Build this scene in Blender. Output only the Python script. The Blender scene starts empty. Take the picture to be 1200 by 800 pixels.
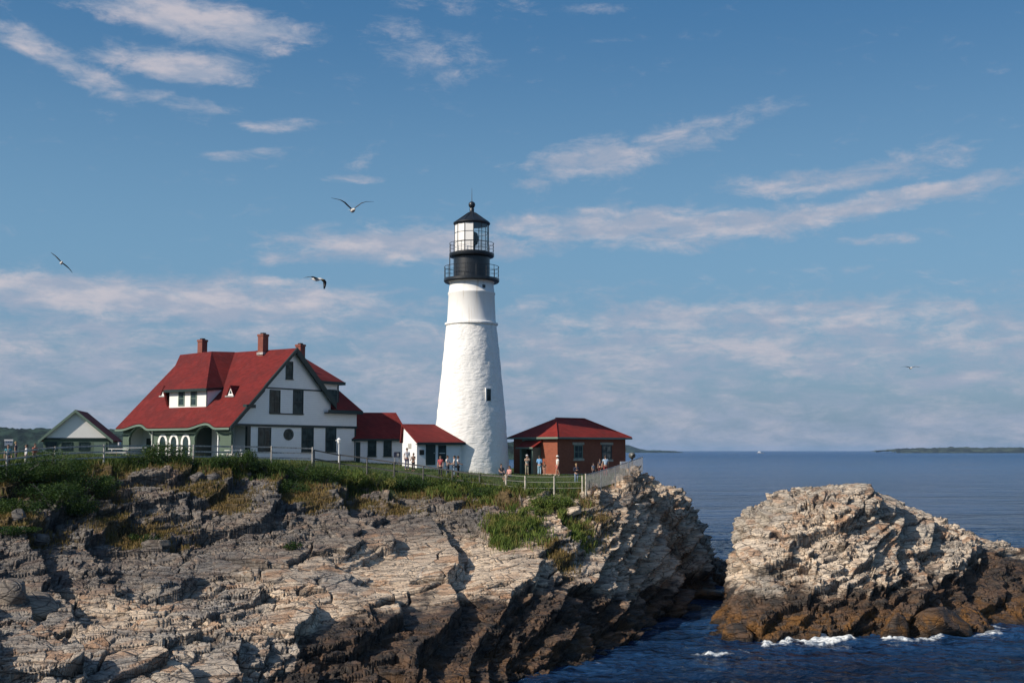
import bpy, bmesh, math, random
import numpy as np
from mathutils import Vector, Matrix
R = math.radians
sc = bpy.context.scene
COL = sc.collection

# ------------------------------------------------------------------ camera, sky, sun, exposure
F = 1400.0                       # focal length in pixels of the 1200 px wide photograph
TH = math.atan(127 / F)          # the camera looks up by this much
H = 12.0                         # eye height above the sea
cam_d = bpy.data.cameras.new("camera")
cam_d.sensor_width = 36; cam_d.lens = F * 36 / 1200
cam_d.clip_start = 0.5; cam_d.clip_end = 60000
cam = bpy.data.objects.new("camera", cam_d); COL.objects.link(cam)
cam.location = (0, 0, H); cam.rotation_euler = (R(90) + TH, 0, 0)
sc.camera = cam

SUN_A, SUN_EL = 58.0, 33.0       # degrees left of straight behind the camera; elevation
sun_dir = Vector((-math.sin(R(SUN_A)) * math.cos(R(SUN_EL)), -math.cos(R(SUN_A)) * math.cos(R(SUN_EL)), math.sin(R(SUN_EL))))
sd = bpy.data.lights.new("sun", 'SUN'); sd.energy = 4.3; sd.angle = R(0.53); sd.color = (1.0, 0.90, 0.77)
so = bpy.data.objects.new("sun", sd); COL.objects.link(so)
so.rotation_euler = sun_dir.to_track_quat('Z', 'Y').to_euler(); so.location = (-60, -30, 60)

sc.view_settings.view_transform = 'Standard'; sc.view_settings.look = 'None'
sc.view_settings.gamma = 1.0; sc.view_settings.use_curve_mapping = False
sc.view_settings.exposure = 0.17
sc.cycles.use_denoising = True
sc.cycles.max_bounces = 6; sc.cycles.volume_bounces = 1; sc.cycles.transparent_max_bounces = 12
sc.cycles.sample_clamp_indirect = 4.0

class NT:
    """small node-graph writer"""
    def __init__(s, tree): s.t = tree; s.n = tree.nodes; s.l = tree.links; s.n.clear()
    def new(s, typ, **kw):
        nd = s.n.new(typ)
        for k, v in kw.items(): setattr(nd, k, v)
        return nd
    def put(s, sock, v):
        if isinstance(v, bpy.types.NodeSocket): s.l.new(v, sock)
        elif isinstance(v, (tuple, list)) and len(v) == 3 and sock.type == 'RGBA': sock.default_value = (*v, 1)
        else: sock.default_value = v
    def math(s, op, a, b=0.0, c=None, clamp=False):
        nd = s.new('ShaderNodeMath', operation=op, use_clamp=clamp)
        s.put(nd.inputs[0], a); s.put(nd.inputs[1], b)
        if c is not None: s.put(nd.inputs[2], c)
        return nd.outputs[0]
    def mix(s, f, a, b, blend='MIX'):
        nd = s.new('ShaderNodeMix', data_type='RGBA', blend_type=blend)
        s.put(nd.inputs[0], f); s.put(nd.inputs[6], a); s.put(nd.inputs[7], b)
        return nd.outputs[2]
    def smooth(s, x, a, b, c=0.0, d=1.0):
        nd = s.new('ShaderNodeMapRange', interpolation_type='SMOOTHSTEP')
        s.put(nd.inputs[0], x); s.put(nd.inputs[1], a); s.put(nd.inputs[2], b); s.put(nd.inputs[3], c); s.put(nd.inputs[4], d)
        return nd.outputs[0]
    def mapping(s, vec, loc=(0, 0, 0), rot=(0, 0, 0), scale=(1, 1, 1)):
        nd = s.new('ShaderNodeMapping'); s.put(nd.inputs[0], vec)
        nd.inputs[1].default_value = loc; nd.inputs[2].default_value = rot; nd.inputs[3].default_value = scale
        return nd.outputs[0]
    def noise(s, vec, scale, detail=4, rough=0.5, dist=0.0, out=0, dim='3D'):
        nd = s.new('ShaderNodeTexNoise', noise_dimensions=dim)
        s.put(nd.inputs['Vector'], vec); s.put(nd.inputs['Scale'], scale)
        nd.inputs['Detail'].default_value = detail; nd.inputs['Roughness'].default_value = rough
        nd.inputs['Distortion'].default_value = dist
        return nd.outputs[out]
    def voro(s, vec, scale, feature='F1', out=0, rnd=1.0):
        nd = s.new('ShaderNodeTexVoronoi', feature=feature)
        s.put(nd.inputs['Vector'], vec); s.put(nd.inputs['Scale'], scale); nd.inputs['Randomness'].default_value = rnd
        return nd.outputs[out]
    def bump(s, h, strength=0.5, dist=0.1, normal=None):
        nd = s.new('ShaderNodeBump'); s.put(nd.inputs['Height'], h)
        nd.inputs['Strength'].default_value = strength; nd.inputs['Distance'].default_value = dist
        if normal is not None: s.put(nd.inputs['Normal'], normal)
        return nd.outputs[0]
    def attr(s, name, out='Fac'):
        nd = s.new('ShaderNodeAttribute', attribute_name=name); return nd.outputs[out]
    def principled(s, color, rough=0.8, normal=None, spec=0.5, metal=0.0):
        nd = s.new('ShaderNodeBsdfPrincipled')
        s.put(nd.inputs['Base Color'], color); s.put(nd.inputs['Roughness'], rough)
        s.put(nd.inputs['Specular IOR Level'], spec); s.put(nd.inputs['Metallic'], metal)
        if normal is not None: s.put(nd.inputs['Normal'], normal)
        return nd
    def out(s, shader):
        o = s.new('ShaderNodeOutputMaterial'); s.l.new(shader, o.inputs['Surface'])

def ray(px, py):
    u = (px - 600) / F; v = (400 - py) / F
    return Vector((u, math.cos(TH) - v * math.sin(TH), math.sin(TH) + v * math.cos(TH)))
def at(px, py, Y):
    d = ray(px, py); return Vector((0, 0, H)) + d * (Y / d.y)

# world: Nishita sky with a layer of clouds given by direction
world = bpy.data.worlds.new("World"); sc.world = world; world.use_nodes = True
w = NT(world.node_tree)
sky = w.new('ShaderNodeTexSky', sky_type='NISHITA'); sky.sun_disc = False
sky.sun_elevation = R(SUN_EL); sky.sun_rotation = math.atan2(sun_dir.x, sun_dir.y)
sky.altitude = 0; sky.air_density = 1.0; sky.dust_density = 1.6; sky.ozone_density = 2.2
geo = w.new('ShaderNodeTexCoord').outputs['Generated']
sep = w.new('ShaderNodeSeparateXYZ'); w.put(sep.inputs[0], geo)
dx, dy, dz = sep.outputs
az = w.math('ARCTAN2', dx, dy)
el = w.math('ARCSINE', dz)
cmb = w.new('ShaderNodeCombineXYZ'); w.put(cmb.inputs[0], az); w.put(cmb.inputs[1], el)
ae = cmb.outputs[0]
warp = w.noise(w.mapping(ae, scale=(9, 26, 1)), 1.0, 6, 0.62, out=1)
wv = w.new('ShaderNodeVectorMath', operation='SUBTRACT'); w.put(wv.inputs[0], warp); wv.inputs[1].default_value = (.5, .5, .5)
ws = w.new('ShaderNodeVectorMath', operation='MULTIPLY'); w.put(ws.inputs[0], wv.outputs[0]); ws.inputs[1].default_value = (.075, .022, 0)
wa = w.new('ShaderNodeVectorMath', operation='ADD'); w.put(wa.inputs[0], ae); w.put(wa.inputs[1], ws.outputs[0])
aw = wa.outputs[0]
n_f = w.noise(w.mapping(ae, scale=(26, 66, 1)), 1.0, 11, 0.70, dist=.35)
def azel(px, py):
    d = ray(px, py); d.normalize(); return math.atan2(d.x, d.y), math.asin(d.z)
# px, py, half width, half height, slope (rise per px), strength
CLOUDS = [
 (232, 26, 118, 24, -.12, 1.0), (205, 76, 85, 17, -.04, .95), (75, 70, 95, 17, -.42, .75), (20, 40, 60, 14, -.35, .4), (215, 122, 55, 10, -.12, .55),
 (320, 150, 40, 8, 0, .45), (295, 180, 60, 8, .2, .5), (420, 192, 18, 11, .3, .5), (425, 213, 38, 6, 0, .5),
 (495, 62, 60, 34, -.35, .42), (700, 50, 40, 6, 0, .3), (560, 10, 90, 12, 0, .3), (700, 12, 35, 7, 0, .35),
 (700, 190, 66, 22, .12, .85), (800, 160, 110, 17, .22, .55), (615, 217, 28, 8, 0, .6),
 (480, 288, 150, 18, -.02, .95), (390, 292, 90, 11, .15, .7), (700, 262, 130, 17, .02, .85), (860, 264, 150, 20, .06, .85), (1060, 232, 210, 13, .13, .78), (980, 208, 130, 14, .08, .7),
 (1085, 185, 60, 17, .1, .5), (1040, 279, 60, 8, 0, .5), (340, 329, 46, 8, 0, .75), (425, 332, 26, 10, 0, .45), (445, 260, 80, 6, .05, .35),
 (60, 345, 190, 25, -.02, .95), (250, 352, 230, 26, .0, .9), (60, 390, 230, 28, 0, .6), (330, 385, 200, 26, 0, .5),
 (780, 372, 150, 20, 0, .72), (950, 368, 240, 17, .0, .7), (1120, 385, 160, 24, 0, .62), (640, 410, 300, 32, 0, .68), (900, 408, 340, 30, 0, .62), (480, 410, 110, 15, .1, .6),
 (130, 460, 90, 12, .25, .85), (90, 440, 200, 18, 0, .55), (320, 440, 300, 22, 0, .45), (640, 460, 240, 20, .0, .5), (960, 436, 60, 9, 0, .75), (1120, 446, 80, 12, .05, .8), (860, 450, 120, 10, 0, .55), (1110, 480, 50, 9, .2, .5), (1040, 470, 240, 14, 0, .4),
]
acc = None
for (px, py, hw, hh, sl, st) in CLOUDS:
    a0, e0 = azel(px, py)
    a1, _ = azel(px + hw * .5, py); _, e1 = azel(px, py - hh * .5)
    ha = abs(a1 - a0) * 2.5; he = abs(e1 - e0) * 2.6
    m = w.new('ShaderNodeMapping', vector_type='TEXTURE'); w.put(m.inputs[0], aw)
    m.inputs[1].default_value = (a0, e0, 0); m.inputs[2].default_value = (0, 0, math.atan(sl)); m.inputs[3].default_value = (ha, he, 1)
    ln = w.new('ShaderNodeVectorMath', operation='LENGTH'); w.put(ln.inputs[0], m.outputs[0])
    d_ = w.smooth(ln.outputs['Value'], 1.35, .25, 0.0, st)
    acc = d_ if acc is None else w.math('MAXIMUM', acc, d_)
# general thin cloud away from the modelled ones (also behind the camera)
low = w.smooth(el, .165, .075)
n_b = w.noise(w.mapping(ae, loc=(3.1, 1.7, 0), scale=(3.0, 17, 1)), 1.0, 7, 0.6)
band = w.math('MULTIPLY', w.smooth(n_b, .22, .56), low)
acc = w.math('MAXIMUM', acc, w.math('MULTIPLY', band, .72))
dens = w.smooth(w.math('ADD', acc, w.math('MULTIPLY', w.math('SUBTRACT', n_f, .5), 2.0)), .12, 1.05)
# undersides are greyer than the tops: compare with the noise a little higher up
n_l = w.noise(w.mapping(ae, loc=(0, .35, 0), scale=(16, 50, 1)), 1.0, 5, 0.6)
c_lit = (5.75, 5.4, 5.85); c_grey = (3.5, 4.0, 5.1)
ccol = w.mix(w.smooth(n_l, .42, .66), c_grey, c_lit)
lowgrey = w.smooth(el, .125, .0)
ccol = w.mix(w.math('MULTIPLY', lowgrey, .55), ccol, (2.8, 3.5, 4.85))
# air close to the horizon is dull blue-grey on this hazy afternoon
lo_c = w.mix(w.smooth(el, .0, .17), (1.75, 2.95, 4.5), (1.5, 3.3, 5.2))
hi_c = w.mix(w.smooth(el, .14, .40), lo_c, (.34, 1.66, 3.7))
sky_c = w.mix(w.smooth(el, .9, .35, 0.15, .74), sky.outputs[0], hi_c)
skyf = w.mix(w.math('MULTIPLY', dens, .88), sky_c, ccol)
bg = w.new('ShaderNodeBackground'); w.put(bg.inputs[0], skyf); bg.inputs[1].default_value = 0.09
wo = w.new('ShaderNodeOutputWorld'); w.l.new(bg.outputs[0], wo.inputs[0])
world.cycles.sampling_method = 'MANUAL'; world.cycles.sample_map_resolution = 512

# ------------------------------------------------------------------ mesh helpers
def tag(o, label=None, cat=None, group=None, kind=None):
    if label: o['label'] = label
    if cat: o['category'] = cat
    if group: o['group'] = group
    if kind: o['kind'] = kind
    return o
def empty(name, loc=(0, 0, 0), rz=0.0):
    o = bpy.data.objects.new(name, None); COL.objects.link(o); o.location = loc; o.rotation_euler = (0, 0, rz); o.empty_display_size = .3
    return o
def np_mesh(name, V, faces, mats, parent=None, smooth=False, attrs=None, face_mat=None):
    """faces: (n,3) or (n,4) int array"""
    me = bpy.data.meshes.new(name)
    V = np.asarray(V, np.float32); faces = np.asarray(faces, np.int32); k = faces.shape[1]
    me.vertices.add(len(V)); me.vertices.foreach_set('co', V.ravel())
    me.loops.add(faces.size); me.loops.foreach_set('vertex_index', faces.ravel())
    me.polygons.add(len(faces)); me.polygons.foreach_set('loop_start', np.arange(0, faces.size, k, dtype=np.int32))
    me.polygons.foreach_set('loop_total', np.full(len(faces), k, np.int32))
    if smooth: me.polygons.foreach_set('use_smooth', np.ones(len(faces), bool))
    for m in (mats if isinstance(mats, (list, tuple)) else [mats]): me.materials.append(m)
    if face_mat is not None: me.polygons.foreach_set('material_index', np.asarray(face_mat, np.int32))
    for an, arr in (attrs or {}).items():
        at_ = me.attributes.new(an, 'FLOAT', 'POINT'); at_.data.foreach_set('value', np.asarray(arr, np.float32).ravel())
    me.update(); me.validate()
    o = bpy.data.objects.new(name, me); COL.objects.link(o)
    if parent: o.parent = parent
    return o

def sm(x, a, b):
    t = np.clip((x - a) / (b - a), 0, 1); return t * t * (3 - 2 * t)

def hash3(ix, iy, iz, s):
    h = (ix.astype(np.uint32) * np.uint32(374761393)) ^ (iy.astype(np.uint32) * np.uint32(668265263)) ^ (iz.astype(np.uint32) * np.uint32(2246822519)) ^ np.uint32((s * 3266489917) & 0xffffffff)
    h = (h ^ (h >> np.uint32(15))) * np.uint32(2246822519); h = (h ^ (h >> np.uint32(13))) * np.uint32(3266489917)
    h ^= h >> np.uint32(16)
    return h
def f01(h): return (h & np.uint32(0xffffff)).astype(np.float32) / np.float32(16777216)

def vnoise(P, s, seed):
    """value noise, P (n,3), feature size s -> about -1..1"""
    q = P / np.float32(s); i = np.floor(q).astype(np.int32); f = (q - i).astype(np.float32); f = f * f * (3 - 2 * f)
    r = np.zeros(len(P), np.float32)
    for a in (0, 1):
        for b in (0, 1):
            for c in (0, 1):
                wgt = (f[:, 0] if a else 1 - f[:, 0]) * (f[:, 1] if b else 1 - f[:, 1]) * (f[:, 2] if c else 1 - f[:, 2])
                r += wgt * f01(hash3(i[:, 0] + a, i[:, 1] + b, i[:, 2] + c, seed))
    return r * 2 - 1

# strata frame: strike, dip direction, bedding normal; slabs face the camera side and the afternoon sun
bn = np.array([-.05, -.25, .965]); bn /= np.linalg.norm(bn)
e1 = np.array([.93, .36, 0.0]); e1 -= bn * bn.dot(e1); e1 /= np.linalg.norm(e1)
e2 = np.cross(bn, e1)
FR = np.stack([e1, e2, bn]).astype(np.float32)
def set_strata(n_, s_):
    global bn, e1, e2, FR
    bn = np.array(n_, float); bn /= np.linalg.norm(bn); e1 = np.array(s_, float); e1 -= bn * bn.dot(e1); e1 /= np.linalg.norm(e1); e2 = np.cross(bn, e1); FR = np.stack([e1, e2, bn]).astype(np.float32)

def slabs(P, nb_, size, aniso, seed, tilt, sel):
    """every Voronoi cell in the strata frame is one slab: returns how far along the normal a point must move to lie on its slab's plane"""
    S = np.array([size * aniso[0], size * aniso[1], size * aniso[2]], np.float32)
    Q = ((P + sel) @ FR.T).astype(np.float32); q = Q / S; base = np.floor(q - .5).astype(np.int32)
    best = np.full(len(Q), 1e9, np.float32); second = best.copy(); val = np.zeros(len(Q), np.float32); rnd = val.copy()
    for a in (0, 1):
        for b in (0, 1):
            for c in (0, 1):
                ix, iy, iz = base[:, 0] + a, base[:, 1] + b, base[:, 2] + c
                h = hash3(ix, iy, iz, seed); h2 = hash3(iy, iz, ix, seed + 77); h3 = hash3(iz, ix, iy, seed + 177)
                dx_ = q[:, 0] - ix - (.5 + .7 * (f01(h) - .5)); dy_ = q[:, 1] - iy - (.5 + .7 * (f01(h3) - .5)); dz_ = q[:, 2] - iz - (.5 + .7 * (f01(h2) - .5))
                d = np.maximum(np.abs(dx_), np.maximum(np.abs(dy_), np.abs(dz_))) * .75 + .25 * np.sqrt(dx_ * dx_ + dy_ * dy_ + dz_ * dz_)
                v = -dz_ * S[2] + tilt * ((f01(h >> np.uint32(3)) * 2 - 1) * dx_ * S[0] + (f01(h2 >> np.uint32(5)) * 2 - 1) * dy_ * S[1])
                nb = d < best
                second = np.where(nb, best, np.minimum(second, d)); val = np.where(nb, v, val); rnd = np.where(nb, f01(h3 >> np.uint32(6)), rnd); best = np.where(nb, d, best)
    return np.clip(val / nb_, -size * .30, size * .30), second - best, rnd

def rock_disp(P, N, amp, big=1.0, seed=0, broken=0.0, thick=1.0, bed=1.0):
    """returns the displaced points and a crack value"""
    P = P.astype(np.float32); N = N.astype(np.float32)
    nb_ = np.clip(np.abs(N @ bn.astype(np.float32)), .45, 1)
    wx = vnoise(P, 4.0, 11 + seed) * .9 + vnoise(P, 1.3, 14) * .13
    wy = vnoise(P, 4.0, 12 + seed) * .9 + vnoise(P, 1.3, 15) * .13
    sel = np.stack([wx, wy, vnoise(P, 6.0, 13 + seed) * .35], 1)
    mid = np.clip(vnoise(P, 7.0, 31 + seed) * .9 + vnoise(P, 2.6, 33) * .4 + .46 + broken, .10, 1.2)
    P = P + N * (vnoise(P, 10, 41 + seed) * .55 * big)[:, None]
    cr = np.zeros(len(P), np.float32); blk = cr.copy()
    # bedding: the slope breaks into thin near-level beds
    for th, wt in ((1.15 * thick, .80 * bed), (.42 * thick, .50 * bed)):
        hq = (P @ FR[2]) / th + vnoise(P, 6.0, 61 + seed) * .8 / th + vnoise(P, 1.4, 62) * .10 / th
        fr_ = hq - np.floor(hq); lay = f01(hash3(np.floor(hq).astype(np.int32), np.zeros(len(P), np.int32), np.zeros(len(P), np.int32), 66 + seed))
        saw = np.where(fr_ < .9, fr_ - .45, (1 - fr_) / .1 * .9 - .45)
        P = P - N * (np.clip(saw * th / nb_, -.62, .62) * wt * (.35 + .8 * lay) * amp)[:, None]
        c_ = sm(fr_, .86, .93) * sm(-fr_, -1.0, -.95) * .05 * th; P = P - N * c_[:, None]; cr = cr - c_
    for (size, an, wt, tl, cw, cd, sd_) in ((3.2, (2.3, 1.1, .26), .46, .05, .030, .26, 51), (1.5, (2.3, 1.0, .32), .66, .10, .035, .17, 52), (.78, (1.7, 1.0, .46), .76, .20, .045, .12, 53), (.36, (1.6, .9, .5), .60, .24, .06, .05, 54)):
        dd, e, rn_ = slabs(P, nb_, size, (an[0] / math.sqrt(thick), an[1], an[2] * thick), sd_ + seed, tl, sel)
        k = wt if size > 3 else wt * mid
        if 1 < size < 3: blk = rn_
        elif size < .8 and size > .5: blk = blk * .65 + rn_ * .35
        # some slabs stay whole
        if size < 3: k = k * np.where(rn_ < .22, .25, 1.0)
        c_ = sm(-e, -cw, 0) * cd * (1.0 if size > 3 else np.clip(mid + .15, 0, 1))
        P = P + N * ((dd * k - c_) * amp)[:, None]; cr = cr - c_
    P = P + N * ((vnoise(P, .8, 57) * .030 + vnoise(P, .3, 55) * .026 + vnoise(P, .14, 56) * .016) * (.5 + .8 * mid))[:, None]
    return P, cr, blk

def tps_fit(C):
    C = np.asarray(C, float); X = C[:, :2]; z = C[:, 2]; n = len(X)
    r2 = ((X[:, None] - X[None]) ** 2).sum(-1); K = .5 * r2 * np.log(r2 + 1e-9); K[np.diag_indices(n)] = 0.6
    Pm = np.hstack([np.ones((n, 1)), X]); A = np.zeros((n + 3, n + 3)); A[:n, :n] = K; A[:n, n:] = Pm; A[n:, :n] = Pm.T
    return X, np.linalg.solve(A, np.concatenate([z, np.zeros(3)]))
def tps_eval(fit, x, y):
    X, wt = fit; n = len(X); x = np.asarray(x, float); y = np.asarray(y, float); out = wt[n] + wt[n + 1] * x + wt[n + 2] * y
    for i in range(n):
        r2 = (x - X[i, 0]) ** 2 + (y - X[i, 1]) ** 2; out += wt[i] * .5 * r2 * np.log(r2 + 1e-9)
    return out
def cp(l): return [tuple(at(px, py, Y)) for px, py, Y in l]

HEAD = cp([
 (-350, 555, 70), (-350, 640, 58), (-350, 720, 48), (-350, 800, 40),
 (-180, 553, 74), (-180, 600, 68), (-180, 650, 60), (-180, 720, 50), (-180, 800, 43),
 (0, 550, 76), (0, 585, 72), (0, 625, 67), (0, 665, 60), (0, 710, 54.5), (0, 750, 50), (0, 800, 45.5),
 (110, 541, 84), (110, 575, 78), (110, 612, 74), (110, 650, 69), (110, 690, 61), (110, 745, 54), (110, 800, 48),
 (210, 540, 88), (210, 565, 82), (210, 605, 77), (210, 650, 71), (210, 695, 62.5), (210, 745, 56), (210, 800, 50),
 (300, 541, 91), (300, 560, 86), (300, 600, 80), (300, 640, 74), (300, 680, 66), (300, 720, 61), (300, 765, 56), (300, 800, 53.5),
 (390, 545, 94), (390, 570, 88), (390, 600, 83), (390, 645, 75), (390, 690, 67), (390, 730, 62), (390, 752, 60), (390, 775, 59), (390, 800, 56.5),
 (480, 555, 97), (480, 578, 91), (480, 605, 85), (480, 645, 77), (480, 690, 69), (480, 725, 64.5), (480, 745, 63), (480, 772, 61), (480, 800, 58),
 (570, 575, 93), (570, 605, 86), (570, 650, 78), (570, 690, 71), (570, 715, 68), (570, 740, 66.2), (570, 770, 64), (565, 796, 61.3),
 (640, 579, 89), (640, 606, 84.5), (640, 645, 79), (640, 680, 74), (640, 700, 72), (640, 735, 69.6), (640, 772, 67),
 (690, 582, 89), (690, 605, 87), (700, 635, 84), (695, 665, 80), (695, 690, 78), (700, 720, 77), (700, 750, 74.5),
 (725, 565, 95), (735, 597, 91), (738, 625, 87.5), (735, 650, 85), (738, 690, 85), (742, 722, 85.2),
 (757, 553, 98), (762, 565, 95.5), (768, 588, 94), (768, 620, 93), (768, 660, 94), (768, 690, 100),
 (708, 568, 94), (722, 565, 97.5), (735, 559.5, 101.5), (748, 557, 101), (776, 566, 99.5), (792, 575, 107.5), (815, 586, 113), (832, 628, 118), (720, 560, 105), (745, 560, 108), (785, 574, 103), (805, 577, 106), (800, 605, 103), (800, 640, 107), (800, 668, 116), (824, 598, 109), (828, 622, 112), (830, 645, 124),
]) + [
 # plateau under the buildings and the far side of the headland
 (-23.4, 99, 11.1), (-36, 106, 11.1), (-15, 112, 10.9), (-30, 118, 11.1), (-50, 105, 11.0), (-55, 90, 10.6), (-50, 125, 11), (-90, 110, 11), (-90, 80, 10), (-90, 150, 10), (-130, 120, 10), (-130, 60, 8),
 (-13, 101, 10.75), (-8, 100.5, 10.5), (-6, 110, 10.2), (-3.6, 106, 9.95), (0, 102, 9.85), (1, 96, 9.3), (-3, 95, 9.45), (4, 103, 9.8), (9, 108, 9.8), (4, 113, 9.8), (7, 96, 9.3), (9, 100, 9.5), (10.8, 104, 9.6), (12.5, 109, 9.5), (11.6, 106.5, 9.6),
 (11.5, 116, 8.5), (15.5, 114, 6.5), (5, 124, 8), (14, 124, 1), (0, 134, 3), (-15, 135, 6), (-5, 150, -3), (-30, 150, 4), (-40, 175, -3), (10, 140, -4), (-90, 190, -3), (-140, 200, -3), (-180, 160, 2),
 # sea bed beyond the waterline
 (2.5, 62, -1.6), (4.8, 67, -1.8), (7, 72, -1.9), (9.3, 79, -1.9), (11.2, 87, -2.2), (12.9, 96, -2.4), (15.6, 106, -2.6), (18.8, 116, -2.8), (22.3, 127, -3), (21, 136, -3), (12, 74, -4), (18, 92, -4), (10, 60, -4),
 (-1.5, 57.6, -.6), (-5, 53.5, -.2), (-8.5, 49.5, -.2), (-13, 44, -.2), (-20, 35, -.8), (1, 54, -3), (-6, 46, -3), (-10, 38, -4), (-32, 30, 1), (-30, 18, -2), (-55, 40, 4), (-80, 40, 5), (20, 130, -4),
]
ISLE = cp([
 (985, 560, 90), (955, 565, 89), (925, 577, 88.5), (1020, 563, 91), (1052, 588, 91), (985, 563, 95), (905, 590, 89), (870, 602, 91), (866, 640, 86.5), (868, 690, 82.5), (862, 722, 79.5),
 (905, 625, 86), (905, 665, 82.5), (905, 700, 80.5), (905, 728, 78.5), (950, 600, 87), (950, 640, 84), (950, 680, 81.5), (950, 712, 79.5), (950, 737, 78),
 (1000, 590, 88), (1000, 630, 85), (1000, 665, 82.5), (1000, 700, 80.5), (1000, 733, 78.5), (1060, 615, 89), (1060, 650, 86), (1060, 690, 82.5), (1060, 725, 79.5), (1080, 596, 94), (1120, 612, 95),
 (1120, 645, 90), (1120, 680, 87), (1120, 715, 82.5), (1160, 628, 96), (1180, 650, 92), (1180, 685, 88), (1180, 712, 86.5), (1240, 650, 96), (1240, 690, 91), (1300, 680, 96), (1300, 705, 93.5),
 (880, 597, 94.5), (915, 580, 93), (945, 569, 93), (975, 563, 95), (935, 574, 96.5), (985, 569, 99), (1030, 571, 95), (1055, 587, 97), (1025, 580, 100), (895, 600, 97), (940, 585, 88), (975, 577, 87.5), (1015, 577, 88.5), (866, 614, 93.5), (864, 640, 92.5), (863, 670, 92), (862, 695, 91), (856, 722, 82),
]) + [(12.8, 75, -1.7), (14.0, 80.5, -1.9), (15.6, 87, -2.3), (16.7, 93, -2.5), (17.8, 100, -2.8), (19.5, 108, -3), (25, 112, -3), (35, 114, -3), (45, 112, -3), (55, 108, -3), (60, 98, -3), (52, 89, -2), (44, 85, -1.8),
 (37.5, 81, -1.6), (34, 78.6, -1.6), (28, 77.0, -1.8), (22, 76.8, -1.8), (17, 74.3, -1.6), (20, 70, -3.5), (30, 70, -3.5), (10, 84, -3.5), (11, 100, -4), (45, 78, -4), (22, 102, 2.5), (30, 104, 3.5), (40, 102, 2.5)]
ISLE = [(x, y, z * .93 if z > 3 else z) for x, y, z in ISLE]
fitH = tps_fit(HEAD); fitI = tps_fit(ISLE)
def ground(x, y): return float(tps_eval(fitH, np.array([x]), np.array([y]))[0])

# boundary between turf and rock, as distance for each direction
_gu = np.array([-420, -180, 0, 60, 110, 200, 300, 390, 450, 520, 570, 600, 640, 684, 705, 735, 760, 790]); _gu = (_gu - 600) / F
_gy = np.array([70, 72, 74.5, 77, 81, 84.5, 87, 89, 91, 92.5, 91.5, 89.5, 88, 90.5, 94.5, 99, 104, 112.0])
def turf(x, y):
    u = x / np.maximum(y, 1); yb = np.interp(u, _gu, _gy); yb = yb + 1.1 * np.sin(x * .9) * np.sin(y * .35 + 1) + .7 * np.sin(x * 2.3 + 1)
    t = sm(y - yb, -1.0, 1.2)
    return t * sm(u, .165, .14) * sm(x, 13.5, 11.5)

_ic = np.array([(838, 700), (846, 640), (853, 622), (862, 608), (880, 598), (905, 586), (925, 573), (940, 566), (960, 561), (985, 558), (1010, 559), (1030, 566), (1048, 578), (1060, 588), (1080, 594), (1100, 601), (1130, 612), (1160, 623), (1200, 638), (1260, 657), (1330, 680)], float)
_icx = (_ic[:, 0] - 600) / F * 91; _icz = 12 - (_ic[:, 1] - 527) / F * 91
def isle_cap(X, Y): return np.interp(X, _icx, _icz) - .25 + .05
def head_cap(X, Y): return np.interp(X, [9.2, 10.2, 11.1, 12.2, 14.2, 15.5, 16.8, 18.8], [11.5, 10.1, 10.1, 9.0, 8.4, 7.3, 5.6, 1.0]) - .15 + np.where(X < 9.2, 5.0, 0)
def dry_soil(X, Y):
    P_ = np.stack([X, Y, np.zeros_like(X)], -1).reshape(-1, 3).astype(np.float32); a = vnoise(P_, 2.6, 71).reshape(X.shape); b = vnoise(P_, .9, 72).reshape(X.shape)
    u = X / np.maximum(Y, 1); d = Y - np.interp(u, _gu, _gy); f = np.exp(-((d + 1.4) / 2.0) ** 2) * np.clip(.75 + 1.1 * a + .6 * b, 0, 1)
    for (px, Yc, rx, ry) in ((165, 73.5, 62, 2.3), (20, 69, 60, 2.0), (640, 85, 55, 2.4), (595, 83, 25, 2.5), (460, 86.5, 70, 2.2), (340, 83.5, 60, 2.4), (700, 88, 16, 2), (655, 79.5, 20, 1.6), (90, 77.5, 60, 1.6), (250, 80, 50, 1.8)):
        f = np.maximum(f, np.exp(-((u * F + 600 - px) / rx) ** 2 - ((Y - Yc) / ry) ** 2) * np.clip(.7 + 1.0 * a + .7 * b, 0, 1))
    return f * (u < .095)

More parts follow.
